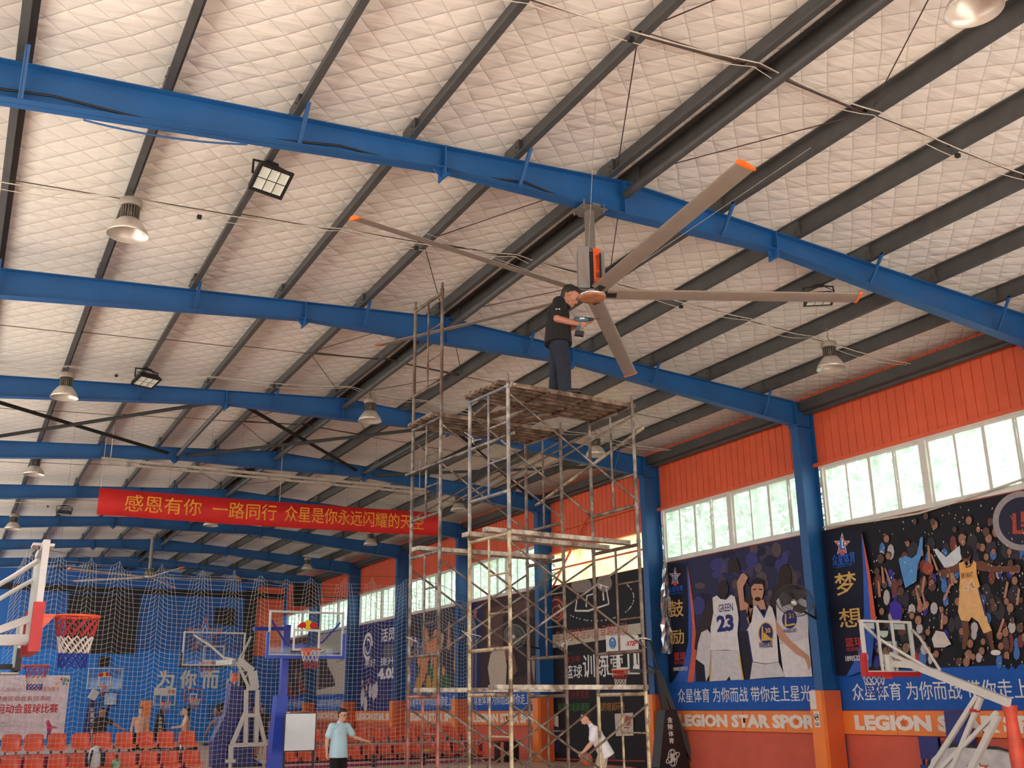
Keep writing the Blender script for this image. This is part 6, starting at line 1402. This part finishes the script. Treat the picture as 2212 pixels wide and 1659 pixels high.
b = MB(); b.bar((.265, -.10, .06), (.245, -.10, -.07), .036, .045); b.build('grip', M_teal, dt, local=True); b = MB(); b.obox((.26, -.10, -.10), (.055, 0, -.01), (0, .034, 0), (.005, 0, .028)); b.build('battery', M_black, dt, local=True)
b = MB(); b.obox((.30, -.1345, .09), (.03, 0, .001), (0, .001, 0), (0, 0, .008)); b.build('white_mark', M_lett, dt, local=True)
# boy in pale blue tee by the net
p = at(734, 1590, Y=20.7)
person('boy with glasses in pale blue tee holding the net with one hand', (p.x, 20.75, 0), -72, ST(k=.95, pelvis=(0, 0, .86), chest=(.0, 0, 1.17), neck=(.02, .0, 1.36), head=(.05, .03, 1.49), look=(.95, .15, -.2),
    sh=((0, .18, 1.28), (0, -.18, 1.28)), el=((-.02, -.22, 1.03), (-.02, -.22, 1.03)), wr=((0, 0, 0), (0, 0, 0))) | dict(el=((.03, .36, 1.06), (-.06, -.25, 1.02)), wr=((.08, .60, .99), (-.02, -.27, .80)), hip=((0, .085, .82), (0, -.085, .82))),
    dict(shirt=(M_lblue, .66, .16), legs=(M_blkcloth, .9, .03), shoes=M_white), vox=.012, skin=M_skin2, glasses=True)
# boy in white tee walking behind the scaffold
p = at(1290, 1600, Y=17.6)
person('boy in white tee and beige trousers leaning forward behind the scaffold', (p.x, 17.6, 0), 150, ST(k=.95, pelvis=(-.12, 0, .82), chest=(.02, 0, 1.10), neck=(.12, 0, 1.27), head=(.2, 0, 1.385), look=(1, .15, -.12),
    sh=((.05, .18, 1.19), (.05, -.18, 1.19)), el=((.12, .24, .94), (.10, -.24, .94)), wr=((.27, .16, .77), (.27, -.16, .77)), hip=((-.12, .09, .78), (-.12, -.09, .78)), kn=((.02, .1, .43), (-.06, -.1, .43)), an=((-.02, .1, .08), (-.2, -.1, .08))),
    dict(shirt=(M_wtee, .7, .14), legs=(M_beige, 2, .025), shoes=M_white), vox=.012, skin=M_skin2)
bp = at(1266, 1640, Y=17.5); b = MB().ball(bp, .12, 24, 16); bo = b.build('basketball', mat('basketball_leather', (170, 84, 52), .6, bump=.3, bscale=150)); tag(bo, 'orange brown basketball in the hands of the boy in white tee', 'basketball')
b = MB(); 
for ax in ((1, 0, 0), (0, 1, 0), (0, 0, 1)):
    a = V(ax); s_ = V(a.y, a.z, a.x); u = a.cross(s_); b.tube([bp + (s_ * math.cos(q) + u * math.sin(q)) * .1205 for q in [2 * PI * i / 32 for i in range(32)]], .0022, 4, closed=True)
so = b.build('seam', M_black, bo, local=True); so.location = (0, 0, 0)
for v in so.data.vertices: v.co -= wloc(bo)
# players beyond the left stand
def far_person(label, px, Y, rz, cloth, skin, **j): 
    p = at(px, 1560, Y=Y); return person(label, (p.x, Y, 0), rz, ST(**j), cloth, vox=.018, skin=skin)
far_person('man in dark tee pointing with one arm beyond the left stand', 216, 34.0, -50, dict(shirt=(M_grysh, .7, .14), legs=(M_blkcloth, .9, .03)), M_skin, el=((.28, .30, 1.22), (-.05, -.25, 1.08)), wr=((.52, .38, 1.10), (.03, -.27, .84)))
far_person('shirtless man in black shorts facing the camera beyond the left stand', 303, 35.5, -92, dict(legs=(M_blkcloth, .95, .03)), M_skin2)
far_person('shirtless man in white shorts turned left beyond the left stand', 402, 35.0, 175, dict(legs=(M_wtee, .95, .03)), M_skin2, el=((.08, .22, 1.12), (.08, -.22, 1.12)), wr=((.32, .12, 1.10), (.32, -.12, 1.08)))
far_person('player in dark vest stooping beside the navy truss padding', 474, 34.5, 200, dict(shirt=(M_navyp, .1, .12), legs=(M_blkcloth, .95, .03)), M_skin, head=(.12, 0, 1.54), el=((.12, .25, 1.10), (.2, -.25, 1.08)), wr=((.25, .25, .86), (.34, -.2, .86)))
far_person('man in black tee half hidden behind the blue padded post', 566, 40.0, -100, dict(shirt=(M_grysh, .7, .14), legs=(M_blkcloth, .9, .03)), M_skin, el=((.1, .26, 1.14), (.3, -.2, 1.5)), wr=((.2, .25, .9), (.4, -.12, 1.72)))
far_person('player partly seen through the white truss hoop', 553, 37.0, 180, dict(shirt=(M_grysh, .5, .12), legs=(M_blkcloth, .95, .03)), M_skin)
